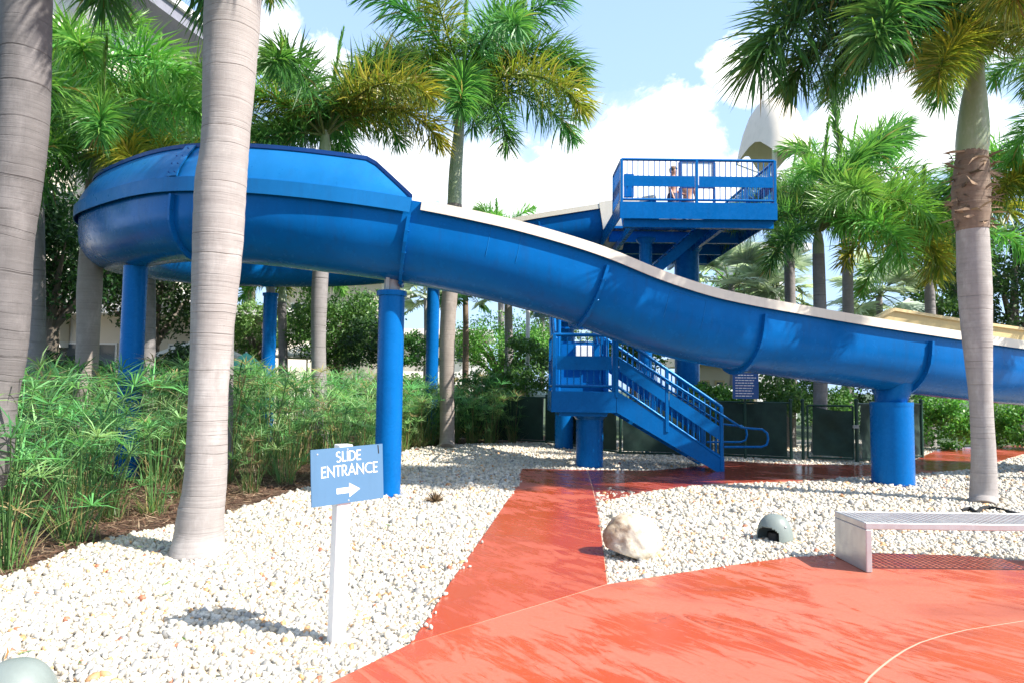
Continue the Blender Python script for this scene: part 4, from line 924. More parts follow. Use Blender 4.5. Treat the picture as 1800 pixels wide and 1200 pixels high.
# ------------------------------------------------------------------ bathers on the deck
def person(label, loc, yaw, hgt, arm_pose, shorts=True, hair=True):
    k = hgt / 1.75; V, E, Rd = [], [], []
    def vtx(p, r): V.append(Vector(p) * k); Rd.append(r * k); return len(V) - 1
    def chain(start, pts):
        a_ = start
        for p, r in pts: b_ = vtx(p, r); E.append((a_, b_)); a_ = b_
        return a_
    pel = vtx((0, 0, .93), .15)
    chest = chain(pel, [((0, .01, 1.08), .125), ((0, .0, 1.25), .15), ((0, 0, 1.38), .15)])
    neck = chain(chest, [((0, .0, 1.47), .075), ((0, -.01, 1.54), .06), ((0, -.02, 1.60), .088), ((0, -.02, 1.67), .10), ((0, -.01, 1.71), .075)])
    for s in (-1, 1):
        hip = chain(pel, [((s * .09, 0, .86), .105), ((s * .10, -.01, .50), .065), ((s * .10, .02, .30), .06), ((s * .10, .03, .09), .04)]); chain(hip, [((s * .11, -.06, .035), .035), ((s * .115, -.15, .025), .03)])
        sh = chain(chest, [((s * .17, 0, 1.40), .065)]); el_, wr = arm_pose[0 if s < 0 else 1]
        w_ = chain(sh, [((s * el_[0], el_[1], el_[2]), .042), ((s * wr[0], wr[1], wr[2]), .028)])
        wv = Vector((s * wr[0], wr[1], wr[2])); dv = (wv - Vector((s * el_[0], el_[1], el_[2]))).normalized(); sd = dv.cross(Vector((0, 1, 0.2))).normalized(); nr = dv.cross(sd)
        palm = chain(w_, [(wv + dv * .07, .03)])
        for f in range(4):
            b_ = wv + dv * .09 + sd * (f - 1.5) * .019; ln = (.062, .078, .072, .056)[f]; chain(palm, [(b_, .010), (b_ + dv * ln * .55 + nr * .008, .009), (b_ + dv * ln * .95 + nr * .025, .0075)])
        chain(w_, [(wv + dv * .035 + sd * .036, .012), (wv + dv * .075 + sd * .058 + nr * .012, .0095)])
    me = bpy.data.meshes.new('person'); me.from_pydata(V, E, []); o = bpy.data.objects.new('tmp_body', me); COL.objects.link(o)
    md = o.modifiers.new('s', 'SKIN'); md.use_smooth_shade = True
    for sv, r in zip(me.skin_vertices[0].data, Rd): sv.radius = (r, r)
    me.skin_vertices[0].data[0].use_root = True
    o.modifiers.new('d', 'SUBSURF').levels = 2
    dg = bpy.context.evaluated_depsgraph_get(); body = bpy.data.meshes.new_from_object(o.evaluated_get(dg)); bpy.data.objects.remove(o)
    for v in body.vertices:                                          # nose, brow and jaw on the head
        x, y, z = v.co / k
        if z > 1.54 and y < -.07:
            v.co.y -= k * (.022 * math.exp(-((x / .016) ** 2 + ((z - 1.625) / .02) ** 2)) + .006 * math.exp(-((x / .03) ** 2 + ((z - 1.575) / .012) ** 2)))
    body.materials.clear(); body.materials.append(SKIN); body.polygons.foreach_set('use_smooth', [True] * len(body.polygons))
    p = link('person', body); p.location = loc; p.rotation_euler.z = yaw; tag(p, label, 'person'); ORG[p.name] = Vector((0, 0, 0))
    mb = M()
    for s in (-1, 1): mb.lathe([(.001, -.011), (.011, 0), (.001, .011)], Vector((s * .034, -.108, 1.648)) * k, 8)
    mb.build('eye', EYE, p)
    mb = M()
    for s in (-1, 1): mb.tube([Vector((s * .092, .0, 1.60)) * k, Vector((s * .104, .012, 1.63)) * k, Vector((s * .094, .016, 1.655)) * k], .014 * k, 6)
    mb.build('ear', SKIN, p, True)
    mb = M(); mb.tube([Vector((-.028, -.113, 1.573)) * k, Vector((0, -.121, 1.571)) * k, Vector((.028, -.113, 1.573)) * k], .006 * k, 6); mb.build('mouth', CLOTH, p, True)
    rows = []
    for i in range(9):
        e_ = -.55 + (math.pi / 2 + .55) * i / 8; row = []
        for j in range(18):
            a_ = 2 * math.pi * j / 18; fr = max(0, -math.sin(a_)); ee = max(e_, -.55 + 1.05 * fr ** .6); rr = .122 + .008 * math.sin(5 * a_ + i * 1.3) + .005 * math.sin(11 * a_)
            row.append(Vector((rr * math.cos(ee) * math.cos(a_) * .92, -.012 + rr * math.cos(ee) * math.sin(a_), 1.672 + rr * math.sin(ee) * .92)) * k)
        rows.append(row)
    mb = M(); mb.grid(rows, True); mb.build('hair', HAIR, p, True)
    rows = [[Vector((.185 * math.cos(a_) * w_, .155 * math.sin(a_) * w_, z)) * k for a_ in (2 * math.pi * j / 20 for j in range(20))] for z, w_ in ((1.0, .95), (.93, 1.04), (.84, 1.08))]
    mb = M(); mb.grid(rows, True)
    for s in (-1, 1): mb.tube([Vector((s * .10, 0, .86)) * k, Vector((s * .105, -.005, .56)) * k], [.125 * k, .115 * k], 16)
    mb.build('swim_shorts', CLOTH, p, True); return p
rel = ((.235, .03, 1.13), (.25, -.07, .90))
q = P(1183, 300, 19.5); person('bather with brown hair, seen over the railing left of the notice board', (q.x, 19.5, DZ), R_(60), 1.76, (rel, ((.23, -.02, 1.13), (.17, -.22, 1.02))))
q = P(1208, 300, 20.1); person('bare chested bather whose head is hidden by the notice board on the deck', (q.x, 20.1, DZ), R_(-20), 1.72, (rel, rel))
#@@PLANTS
# ------------------------------------------------------------------ palms
PALE = {'green': [(.030, .115, .030), (.060, .19, .045), (.11, .27, .065)], 'lime': [(.07, .23, .05), (.12, .31, .06), (.21, .38, .07)],
        'yellow': [(.06, .13, .02), (.13, .19, .025), (.30, .25, .03)], 'dark': [(.020, .080, .025), (.036, .12, .032), (.07, .17, .05)], 'silver': [(.30, .36, .31), (.40, .45, .40), (.48, .52, .47)]}
def frond_mesh(L, elev, droop, nn, per, leaf, pal, seed, width=.034, plume=1.0):
    rg = np.random.default_rng(seed); s = np.linspace(0, 1, 40); ang = np.radians(elev - droop * s ** 1.25); st = L / 39
    x = np.concatenate([[0], np.cumsum(np.cos(ang))[:-1]]) * st; z = np.concatenate([[0], np.cumsum(np.sin(ang))[:-1]]) * st; pts = np.stack([x, rg.normal(0, .004, 40).cumsum(), z], 1)
    n = nn * per; t = np.repeat(np.linspace(.13, 1.0, nn) ** .92, per) + rg.uniform(-.006, .006, n); t = np.clip(t, 0, 1)
    p0 = np.stack([np.interp(t, s, pts[:, k]) for k in range(3)], 1); a = np.interp(t, s, ang)
    T = np.stack([np.cos(a), np.zeros(n), np.sin(a)], 1); N = np.stack([-np.sin(a), np.zeros(n), np.cos(a)], 1); B = np.tile([0., 1, 0], (n, 1))
    side = rg.choice([-1, 1], n); phi = np.where(rg.random(n) < .62, rg.uniform(-np.pi, np.pi, n), side * (np.pi / 2 + rg.normal(-.2, .5, n))) if plume > .5 else side * (np.pi / 2 + rg.normal(-.25, .5 * plume, n))          # bottle-brush with a bias to the sides
    fw = np.radians(np.interp(t, [0, .75, 1], [80, 66, 42] if plume > .5 else [66, 52, 22] if plume < .3 else [24, 17, 10]) + rg.normal(0, 10, n))
    d1 = T * np.cos(fw)[:, None] + (N * np.cos(phi)[:, None] + B * np.sin(phi)[:, None]) * np.sin(fw)[:, None]
    g = rg.uniform(.12, .55, n); d2 = unit(d1 + T * .12 + np.stack([np.zeros(n), np.zeros(n), -g], 1)); d1 = unit(d1)
    ln = leaf * np.interp(t, [0, .12, .5, .85, 1], [.62, .9, 1.0, .88, .62]) * rg.uniform(.75, 1.12, n)
    wd = width * rg.uniform(.7, 1.15, n); wdir = unit(np.cross(d1, T) + .5 * rg.normal(size=(n, 3)))
    pc = np.array(PALE[pal]); q = np.clip(rg.beta(2, 2, n) * 1.0 + .25 * (np.cos(phi) > .2) * (pal == 'yellow'), 0, 1) * 2; i = np.minimum(q.astype(int), 1); f = (q - i)[:, None]
    c = pc[i] * (1 - f) + pc[i + 1] * f; c = c * rg.uniform(.75, 1.2, (n, 1)); br = rg.random(n) < .018; c[br] = (.30, .19, .08)
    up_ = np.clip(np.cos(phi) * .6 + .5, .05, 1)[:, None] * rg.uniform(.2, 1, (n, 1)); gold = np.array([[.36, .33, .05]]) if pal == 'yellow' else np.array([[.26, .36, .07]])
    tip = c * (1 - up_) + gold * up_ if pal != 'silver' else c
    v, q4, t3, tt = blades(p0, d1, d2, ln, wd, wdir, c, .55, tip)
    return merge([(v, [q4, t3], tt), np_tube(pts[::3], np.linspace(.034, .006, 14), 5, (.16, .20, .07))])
FV = {}
SHAPES = {'spear': (88, 6, .30), 'up': (74, 62, 1), 'mid': (50, 98, 1), 'flat': (30, 95, 1), 'low': (6, 78, 1), 'hang': (-28, 52, 1)}
def frond(shape, pal, hi, var):
    key = (shape, pal, hi, var)
    if key not in FV:
        el, dr, pl_ = SHAPES[shape]; nn, per = ((86, 8) if hi == 2 else (74, 7) if hi == 1 else (50, 6)); sd = abs(hash((len(FV), 17))) % 100000
        wdt = (.030, .037, .054)[2 - hi]
        if shape == 'spear': ms = frond_mesh(2.2, el, dr, nn, per, .26, pal, 900 + len(FV), wdt * .8, .4)
        else: ms = frond_mesh(2.75, el + (var - .5) * 10, dr + (var - .5) * 16, nn, per, .80, pal, 900 + len(FV), wdt)
        FV[key] = np_mesh('palm_frond', *ms, LEAF)
    return FV[key]
def fr_list(parent, c, specs, hi, scale):
    for az, shape, sc_, pal in specs:
        o = link('palm_frond', frond(shape, pal, hi, random.randrange(2)), parent); a_ = R_(az)
        o.location = Vector(c) - ORG[parent.name] + Vector((math.cos(a_) * .07, math.sin(a_) * .07, random.uniform(-.12, .05))) * scale
        o.rotation_euler = (random.uniform(-.12, .12), random.uniform(-.06, .06), a_); s_ = sc_ * scale * random.uniform(.95, 1.05); o.scale = (s_, s_ * random.choice((-1, 1)), s_)
def rnd_specs(seed, n=13, pals=('green', 'green', 'lime', 'yellow', 'dark'), skip=()):
    rd = random.Random(seed); out_ = [(rd.uniform(0, 360), 'spear', 1, 'lime')]
    kinds = ['up', 'up', 'mid', 'mid', 'flat', 'flat', 'low', 'low', 'flat', 'mid', 'hang', 'low', 'up', 'mid']
    for k in range(n): out_.append((rd.uniform(-14, 14) + k * 137.5, kinds[k % len(kinds)], rd.uniform(.85, 1.08), rd.choice(pals)))
    return out_
def trunk_mesh(mb, pts, rads, n=22, sub=8, ripple=.012, seed=0):
    P_ = catmull([Vector((*p, r)) if False else Vector(p) for p in pts], sub); rr = catmull([Vector((r, 0, 0)) for r in rads], sub); rd = random.Random(seed)
    k = len(P_); rad = [max(.01, q.x) * (1 + ripple * (math.sin(i * 2.1) * .5 + rd.uniform(-.6, .6))) for i, q in enumerate(rr)]
    mb.tube(P_, rad, n)
def palm(label, pts, shaft, specs, bark=TRUNKG, hi=1, scale=1.0, boot=None, name='foxtail_palm', group='foxtail palms around the slide', seed=0):
    """pts / shaft / boot: [(world point, radius)] from the ground up; crown sits on the shaft's top"""
    b = pts[0][0]; t = thing(name, label, 'palm tree', (b.x, b.y, 0), group)
    mb = M(); trunk_mesh(mb, [p for p, _ in pts], [r for _, r in pts], 26, 10, .012, seed); mb.build('trunk', bark, t, True)
    if boot: mb = M(); trunk_mesh(mb, [p for p, _ in boot], [r for _, r in boot], 26, 8, .035, seed + 1); bt = mb.build('leaf_base_collar', FIBRE, t, True); g = np.random.default_rng(5); n = 150; k_ = g.uniform(0, 1, n); az = g.uniform(0, 6.283, n)
    if boot:
        c0, c1 = boot[0][0], boot[-1][0]; rr = max(r for _, r in boot); p0 = np.array([np.array(c0.lerp(c1, float(q))) for q in k_]) - np.array(ORG[t.name]) + np.stack([np.cos(az), np.sin(az), np.zeros(n)], 1) * rr * .93
        up_ = np.where(g.random(n) < .5, 1., -1.); d1 = unit(np.stack([np.cos(az) * .35 - np.sin(az) * up_, np.sin(az) * .35 + np.cos(az) * up_, g.normal(0, .5, n)], 1)); d2 = unit(d1 + np.stack([np.cos(az) * .3, np.sin(az) * .3, g.normal(-.3, .4, n)], 1))
        v = blades(p0, d1, d2, g.uniform(.10, .32, n), g.uniform(.012, .05, n), np.tile([0, 0, 1.], (n, 1)), np.array([[.20, .13, .085]]) * g.uniform(.35, 1.9, (n, 1))); link('torn_fibre', np_mesh('torn_fibre', v[0], [v[1], v[2]], v[3], DRY), bt)
    mb = M(); trunk_mesh(mb, [p for p, _ in shaft], [r for _, r in shaft], 20, 6, .004, seed + 2); mb.build('crownshaft', SHAFT, t, True)
    fr_list(t, shaft[-1][0], specs, hi, scale); return t
def PX(lst, y0, y1=None):                                  # [(px, py, width px)] with distance from y0 (foot) to y1 (top)
    n = len(lst); out_ = []
    for k, (px, py, wpx) in enumerate(lst):
        y = y0 + ((y1 or y0) - y0) * k / max(1, n - 1); out_.append((P(px, py, y), wpx * y / FPX / 2))
    return out_
def foot(lst, px, py, w_): g = G(px, py); return [(Vector((g.x, g.y, -.05)), w_ * g.y / FPX / 2)] + lst
# near palms
g = G(347, 972); y = g.y
palm('thick pale palm trunk flaring at its foot, rising through the whole picture beside the sign', foot(PX([(350, 945, 84), (353, 905, 77), (362, 830, 70), (368, 660, 66), (382, 450, 83), (388, 330, 87), (397, 240, 82), (409, 20, 97), (418, -180, 92)], y), 347, 974, 97),
     PX([(418, -180, 88), (424, -330, 80), (428, -480, 50)], y), rnd_specs(1, 11), TRUNKW, 2, 1.0, seed=1)
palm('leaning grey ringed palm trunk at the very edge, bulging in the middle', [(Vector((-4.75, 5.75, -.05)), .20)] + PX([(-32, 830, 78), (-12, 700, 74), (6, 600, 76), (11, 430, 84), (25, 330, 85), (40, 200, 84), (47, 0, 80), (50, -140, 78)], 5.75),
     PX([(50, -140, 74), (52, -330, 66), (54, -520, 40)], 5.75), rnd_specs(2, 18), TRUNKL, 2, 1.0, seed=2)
g = G(1730, 884); y = g.y
palm('bare palm with a brown fibrous collar and drooping yellow fronds, behind the metal bench', foot(PX([(1729, 868, 43), (1729, 800, 38), (1724, 700, 36), (1718, 600, 46), (1713, 500, 53), (1709, 400, 50)], y), 1730, 886, 47),
     PX([(1708, 272, 50), (1710, 240, 53), (1712, 180, 42), (1717, 120, 24), (1722, 80, 14)], y),
     [(0, 'spear', 1, 'lime'), (196, 'mid', 1.25, 'dark'), (187, 'flat', 1.42, 'dark'), (212, 'flat', 1.15, 'dark'), (176, 'flat', 1.2, 'dark'), (200, 'up', 1.05, 'dark'), (224, 'low', .74, 'yellow'), (246, 'flat', .85, 'yellow'), (262, 'low', .7, 'yellow'), (300, 'mid', .95, 'yellow'), (340, 'mid', 1, 'green'), (20, 'up', 1, 'yellow'), (70, 'mid', 1, 'green'), (120, 'mid', 1, 'green'), (165, 'flat', .85, 'green')],
     TRUNKW, 2, 1.0, boot=PX([(1710, 405, 52), (1707, 370, 60), (1707, 335, 61), (1708, 300, 56), (1708, 268, 50)], y), seed=3)
g = G(785, 786); y = g.y
palm('tall palm with a smooth green crownshaft, standing alone behind the slide at mid picture', foot(PX([(786, 760, 26), (786, 600, 27), (793, 480, 28), (799, 360, 27)], y), 785, 788, 34),
     PX([(799, 361, 26), (801, 300, 24), (806, 240, 20), (810, 190, 15), (813, 160, 10)], y),
     [(40, 'spear', 1.1, 'lime'), (8, 'mid', 1.02, 'green'), (335, 'flat', 1.12, 'yellow'), (350, 'up', 1.1, 'green'), (20, 'flat', 1.05, 'green'), (172, 'mid', 1.05, 'yellow'), (188, 'up', 1.1, 'green'), (205, 'flat', 1, 'dark'), (150, 'mid', 1, 'dark'), (275, 'low', .95, 'green'), (310, 'hang', .75, 'green'), (90, 'mid', 1, 'dark'), (250, 'up', 1, 'yellow'), (225, 'low', .8, 'dark'), (0, 'mid', 1.05, 'green'), (180, 'flat', 1.1, 'green'), (300, 'mid', 1, 'green')], TRUNKB, 1, 1.26, seed=4)
y = 16.2
palm('palm with one long yellow frond hanging over the slide, trunk seen under the bend', [(Vector((P(566, 700, y).x, y, -.05)), .2)] + PX([(560, 620, 25), (561, 530, 28), (566, 430, 27), (570, 300, 24)], y),
     PX([(570, 302, 24), (571, 262, 21), (572, 230, 11)], y),
     [(0, 'spear', 1, 'green'), (338, 'mid', 1.02, 'yellow'), (350, 'flat', 1.0, 'yellow'), (190, 'mid', .85, 'yellow'), (168, 'flat', .9, 'green'), (215, 'low', .8, 'dark'), (95, 'mid', 1.1, 'green'), (262, 'mid', 1.0, 'green'), (30, 'up', 1.0, 'dark'), (150, 'up', .95, 'green'), (205, 'mid', .9, 'lime'), (60, 'mid', 1, 'green'), (130, 'mid', 1, 'dark')], TRUNKG, 1, 1.12, seed=5)
y = 13.2
palm('palm with a stout trunk behind the left end of the slide, dense bright crown', [(Vector((P(150, 700, y).x, y, -.05)), .21)] + PX([(154, 610, 36), (157, 520, 40), (162, 430, 38), (170, 320, 34)], y),
     PX([(170, 322, 31), (172, 300, 28), (174, 270, 15)], y), [(0, 'spear', 1, 'lime'), (300, 'flat', .85, 'green'), (255, 'low', .9, 'lime'), (205, 'flat', 1, 'green'), (340, 'mid', 1, 'lime'), (20, 'flat', 1, 'yellow'), (60, 'mid', 1, 'green'), (120, 'mid', 1, 'green'), (160, 'up', 1, 'lime'), (270, 'mid', 1, 'lime'), (320, 'low', .85, 'yellow'), (235, 'hang', .9, 'green'), (190, 'low', .9, 'dark')], TRUNKB, 1, 1.0, seed=6)
def simple_palm(label, px, y, crown_py, wpx, specs, hi=1, scale=1.0, bark=TRUNKG, shaft_len=1.1, dx=0, seed=0, pals=None):
    top = P(px + dx, crown_py, y); r = wpx * y / FPX / 2; b = Vector((P(px, 690, y).x, y, -.05)); z1 = max(.6, top.z - shaft_len); mid = b.lerp(Vector((top.x, y, z1)), .5) + Vector((.05, 0, 0)); t1 = Vector((top.x, y, z1))
    return palm(label, [(b, r * 1.15), (b.lerp(mid, .3), r), (mid, r * .95), (t1, r * .85)], [(t1 - Vector((0, 0, .02)), r * .84), (t1.lerp(top, .45), r * .75), (top, r * .32)], specs, bark, hi, scale, seed=seed)
simple_palm('tall palm behind the left palms, its wide lime arches against the hotel wall', 66, 15.5, 185, 30, [(0, 'spear', .9, 'lime'), (350, 'mid', 1.2, 'lime'), (320, 'mid', 1.1, 'lime'), (300, 'flat', 1, 'yellow'), (275, 'low', 1, 'green'), (255, 'flat', 1, 'lime'), (220, 'mid', 1, 'green'), (190, 'mid', 1, 'yellow'), (150, 'up', 1, 'green'), (100, 'mid', 1, 'green'), (50, 'mid', 1, 'lime'), (15, 'up', 1, 'lime'), (335, 'low', 1, 'lime')], 1, 1.1, seed=11)
simple_palm('palm whose trunk hides behind the thick pale trunk, fronds drooping on both sides', 398, 12.0, -130, 30, [(0, 'spear', 1, 'green'), (196, 'low', .95, 'yellow'), (215, 'hang', .9, 'dark'), (180, 'flat', 1, 'green'), (345, 'low', 1, 'green'), (5, 'flat', 1, 'green'), (320, 'hang', .8, 'yellow'), (90, 'mid', 1, 'green'), (270, 'mid', 1, 'green'), (130, 'mid', 1, 'green'), (45, 'mid', 1, 'green')], 1, 1.0, seed=12)
simple_palm('palm in the gap between the left trunks, olive lower fronds over the slide end', 262, 17.5, 215, 24, [(0, 'spear', .9, 'lime'), (330, 'mid', 1.1, 'green'), (300, 'flat', 1, 'lime'), (265, 'low', 1, 'yellow'), (240, 'flat', 1, 'green'), (200, 'mid', 1, 'lime'), (160, 'mid', 1, 'green'), (10, 'flat', 1, 'green'), (60, 'mid', 1, 'green'), (110, 'up', 1, 'green'), (285, 'hang', .9, 'yellow'), (225, 'low', 1, 'green')], 1, 1.1, seed=13)
simple_palm('small palm under the slide, half hidden by the far blue column, grey trunk', 497, 24, 490, 17, rnd_specs(21, 9), 0, .85, seed=14, shaft_len=.8)
simple_palm('small palm close behind the pale trunk, drooping dark fronds by the garden wall', 352, 22, 440, 20, rnd_specs(22, 9, ('green', 'dark')), 0, .9, seed=15, shaft_len=.8)
simple_palm('palm beside the upper deck with a bright lime crown and a green shaft', 1386, 20.0, 345, 21, [(0, 'spear', .8, 'lime'), (0, 'flat', .8, 'lime'), (330, 'mid', .85, 'lime'), (200, 'flat', .7, 'green'), (230, 'hang', .8, 'green'), (270, 'mid', .8, 'lime'), (300, 'low', .8, 'green'), (60, 'mid', .8, 'green'), (120, 'mid', .8, 'green')], 1, .85, seed=16, shaft_len=1.9)
simple_palm('middle palm of the right hand grove, long arching fronds over the low slide run', 1438, 18.0, 400, 24, [(0, 'spear', 1.0, 'lime'), (350, 'mid', 1.1, 'lime'), (335, 'flat', 1.1, 'green'), (10, 'up', 1.1, 'green'), (310, 'flat', .95, 'lime'), (180, 'mid', .75, 'green'), (215, 'low', .75, 'dark'), (270, 'mid', .8, 'lime'), (50, 'mid', 1, 'green'), (120, 'mid', 1, 'green'), (290, 'low', .9, 'lime'), (325, 'low', 1, 'yellow')], 1, 1.18, seed=17, shaft_len=.7)
simple_palm('palm with an upright unopened spear leaf, rear of the right hand grove', 1487, 22.5, 330, 20, [(60, 'spear', 1.6, 'lime')] + rnd_specs(23, 9, ('green', 'lime', 'lime')), 0, 1.1, seed=18, shaft_len=1.2)
simple_palm('palm between the grove and the bare trunk, hanging fronds above the sand coloured slide wall', 1632, 21, 430, 19, rnd_specs(24, 9, ('lime', 'lime', 'yellow')), 0, 1.05, seed=19, shaft_len=.9)
simple_palm('palm at the right edge behind the bare one, mixed yellow and green crown', 1868, 15.0, 330, 22, [(0, 'mid', 1.1, 'lime'), (345, 'flat', 1.1, 'yellow'), (150, 'spear', .8, 'lime'), (180, 'mid', .9, 'lime'), (200, 'flat', .8, 'yellow'), (230, 'low', .8, 'yellow'), (270, 'mid', .8, 'green'), (310, 'flat', .9, 'green'), (0, 'mid', 1, 'green'), (60, 'mid', 1, 'green'), (120, 'mid', 1, 'green'), (165, 'low', .8, 'green'), (250, 'hang', .8, 'yellow')], 1, 1.0, seed=20, shaft_len=.9)
simple_palm('palm mostly out of view, only its frond tips showing at the upper right edge', 1990, 12.5, 120, 30, rnd_specs(25, 11, ('green', 'lime')), 1, 1.0, seed=21)
simple_palm('distant palm low behind the upper slide start, small pale crown', 880, 36, 428, 12, rnd_specs(26, 9, ('lime', 'green')), 0, 1.0, seed=22, shaft_len=.9)
def fan_palm(label, px, y, cpy, wpx, sil=True, sc_=1.0, seed=0, n=22, bark=TRUNKG):
    top = P(px, cpy, y); t = thing('fan_palm', label, 'palm tree', (top.x, y, 0), 'fan palms in the far garden'); r = wpx * y / FPX / 2
    mb = M(); trunk_mesh(mb, [(top.x, y, -.05), (top.x + .06, y, top.z * .5), (top.x, y, top.z)], [r * 1.1, r, r * .9], 14, 8, .05, seed); mb.build('trunk', bark, t, True)
    rg = random.Random(seed)
    for k in range(n):
        key = ('fan', sil, k % 3)
        if key not in FV:
            g = np.random.default_rng(70 + k); m_ = 34; a = np.linspace(-2.0, 2.0, m_); d1 = np.stack([np.cos(a), np.sin(a), g.uniform(-.08, .12, m_)], 1); d2 = unit(d1 + [0, 0, -.35]); 
            v = blades(np.tile([.75, 0, 0], (m_, 1)), unit(d1), d2, .72 * g.uniform(.85, 1.05, m_), np.full(m_, .075), unit(np.stack([-np.sin(a), np.cos(a), np.full(m_, .5 * (-1) ** k)], 1)), np.array(PALE['silver' if sil else 'dark'])[g.integers(0, 3, m_)], .6)
            FV[key] = np_mesh('fan_leaf', *merge([(v[0], [v[1], v[2]], v[3]), np_tube([(0, 0, 0), (.4, 0, .04), (.78, 0, 0)], [.02, .016, .012], 4, (.2, .24, .14))]), LEAF)
        o = link('fan_leaf', FV[key], t); o.location = Vector((0, 0, top.z)) + Vector((rg.uniform(-.1, .1), rg.uniform(-.1, .1), rg.uniform(-.15, .15)))
        el = rg.uniform(-.7, 1.25); o.rotation_euler = (rg.uniform(-.3, .3), -el, k * 2.4 + rg.uniform(-.3, .3)); o.scale = (sc_,) * 3
    return t
fan_palm('silvery fan palm behind the upper deck, right of its main column', 1285, 26, 500, 12, True, 1.45, 1, 26)
fan_palm('silvery fan palm behind the right hand grove, between two grey trunks', 1365, 27, 505, 12, True, 1.45, 2, 26)
fan_palm('silvery fan palm low behind the sand coloured slide wall', 1545, 28, 520, 12, True, 1.5, 3, 26)
fan_palm('thin fan palm just right of the far blue column, pale ragged crown', 748, 31, 520, 7, True, 1.1, 4)
fan_palm('fan palm with a dark rough trunk, seen beneath the slide beside the bare palm', 818, 27, 505, 11, False, 1.0, 5, 20, FIBRE)
fan_palm('grey fan palm seen beneath the slide, trunk striped by sunlight', 893, 25, 510, 15, True, 1.05, 6)
fan_palm('slim fan palm beside the white pole, beneath the slide', 952, 29, 500, 9, False, 1.0, 7, 18)

# ------------------------------------------------------------------ broadleaf trees and shrubs
def leaf_cloud(clumps, per, rad, size, pal, seed, flat=1.0):
    g = np.random.default_rng(seed); c = np.asarray(clumps); n = len(c) * per; i = np.repeat(np.arange(len(c)), per); cr_ = g.uniform(.65, 1.2, len(c))[i]
    off = unit(g.normal(size=(n, 3))) * (g.random(n) ** .45)[:, None] * rad * cr_[:, None]; off[:, 2] *= .72 * flat; p = c[i] + off
    a = unit(g.normal(size=(n, 3)) + np.array([0, 0, -.35]) + off * .6 / rad); b = unit(np.cross(a, g.normal(size=(n, 3)) + [0, 0, .8])); s_ = size * g.uniform(.6, 1.3, n)[:, None]
    V = np.stack([p - a * s_ * .5, p + b * s_ * .26, p + a * s_ * .5, p - b * s_ * .26], 1).reshape(-1, 3); F = np.arange(n * 4).reshape(-1, 4)
    pc = np.array(pal); col = pc[g.integers(0, len(pc), n)] * g.uniform(.75, 1.25, (n, 1)) * (g.uniform(.8, 1.2, len(c))[i])[:, None]
    return V, [F], np.repeat(col, 4, 0)
TP = {'dark': [(.018, .055, .018), (.03, .08, .024), (.05, .115, .03)], 'mid': [(.045, .13, .03), (.07, .17, .04), (.11, .23, .05)], 'bright': [(.07, .18, .03), (.10, .24, .035), (.15, .28, .05)], 'olive': [(.09, .17, .05), (.13, .22, .06), (.19, .27, .09)]}
def tree(label, px, y, py0, py1, wpx, pal, seed, n=60, per=110, size=.17, name='broadleaf_tree', trunk=True, group='broadleaf trees beyond the pool fence', cat='tree'):
    a_, b_ = P(px, py1, y), P(px, py0, y); H_ = (b_.z - a_.z) / 2; cz = (a_.z + b_.z) / 2; Wd = wpx * y / FPX / 2; g = random.Random(seed); t = thing(name, label, cat, (a_.x, y, 0), group); cl = []
    while len(cl) < n:
        v = Vector((g.uniform(-1, 1), g.uniform(-1, 1), g.uniform(-1, 1)))
        if .30 < v.length < 1.0: cl.append((v.x * Wd, v.y * Wd, cz + v.z * H_))
    me = np_mesh('crown', *leaf_cloud(cl, per, max(.35, Wd * .30), size, TP[pal], seed), TREELEAF); link('crown', me, t)
    if trunk:
        mb = M(); o = Vector((a_.x, y, 0)); z0 = max(.5, cz - H_ * .8); mb.tube([o, o + Vector((.08, 0, z0 * .6)), o + Vector((0, .05, z0)), o + Vector((.1, 0, cz + H_ * .3))], [.05 * Wd + .10, .045 * Wd + .08, .04 * Wd + .07, .03], 10)
        for k in range(7):
            e_ = cl[k * len(cl) // 7]; s_ = o + Vector((0, 0, z0 * .75)); q = o + Vector(e_); mb.tube([s_, s_.lerp(q, .5) + Vector((0, 0, .25)), q], [.035 * Wd + .03, .025 * Wd + .02, .012], 7)
        mb.build('trunk', BARK, t, True)
    return t
tree('big dark tree behind the left palms, deep shade under its crown', 90, 21, 330, 545, 300, 'dark', 1, 90, 130)
tree('dark spreading tree behind the far bend of the slide, fine leaves', 268, 25, 380, 590, 280, 'dark', 2, 90, 120)
tree('tall green tree rising above the slide between the pale trunk and the hotel', 300, 30, 190, 420, 250, 'mid', 3, 90, 120, .22)
tree('tall leafy tree behind the thick pale trunk, above the slide cover', 440, 29, 200, 480, 230, 'mid', 4, 80, 110, .22)
tree('dark tree crown at the far left edge behind the leaning palm', -70, 19, 250, 520, 300, 'dark', 5, 70, 110)
tree('round green garden tree seen under the slide between two blue columns', 592, 25, 510, 640, 200, 'mid', 6, 90, 150, .125)
tree('light green bushy tree under the slide, right of the bare palm', 880, 29, 560, 650, 190, 'bright', 7, 80, 150, .11)
tree('pale green tree behind the white pole, beneath the slide', 985, 31, 500, 660, 130, 'olive', 8, 60, 130, .12)
tree('tree crown behind the upper landing stairs, below the deck', 1110, 28, 540, 650, 150, 'mid', 9, 50, 100, .16)
tree('dark leafy tree at the right edge behind the bare palm', 1785, 24, 330, 580, 210, 'dark', 10, 90, 120)
tree('dark tree behind the sand coloured slide wall and hanging fronds', 1655, 30, 470, 600, 150, 'mid', 11, 80, 110)
tree('green tree far behind the right hand grove of palms', 1290, 33, 490, 610, 200, 'bright', 12, 60, 100, .2)
tree('small olive shrub tree near the pale rocks, left of the far blue column', 455, 27, 520, 640, 120, 'olive', 13, 50, 100, .14)
SHG = 'leafy shrubs behind the fence'
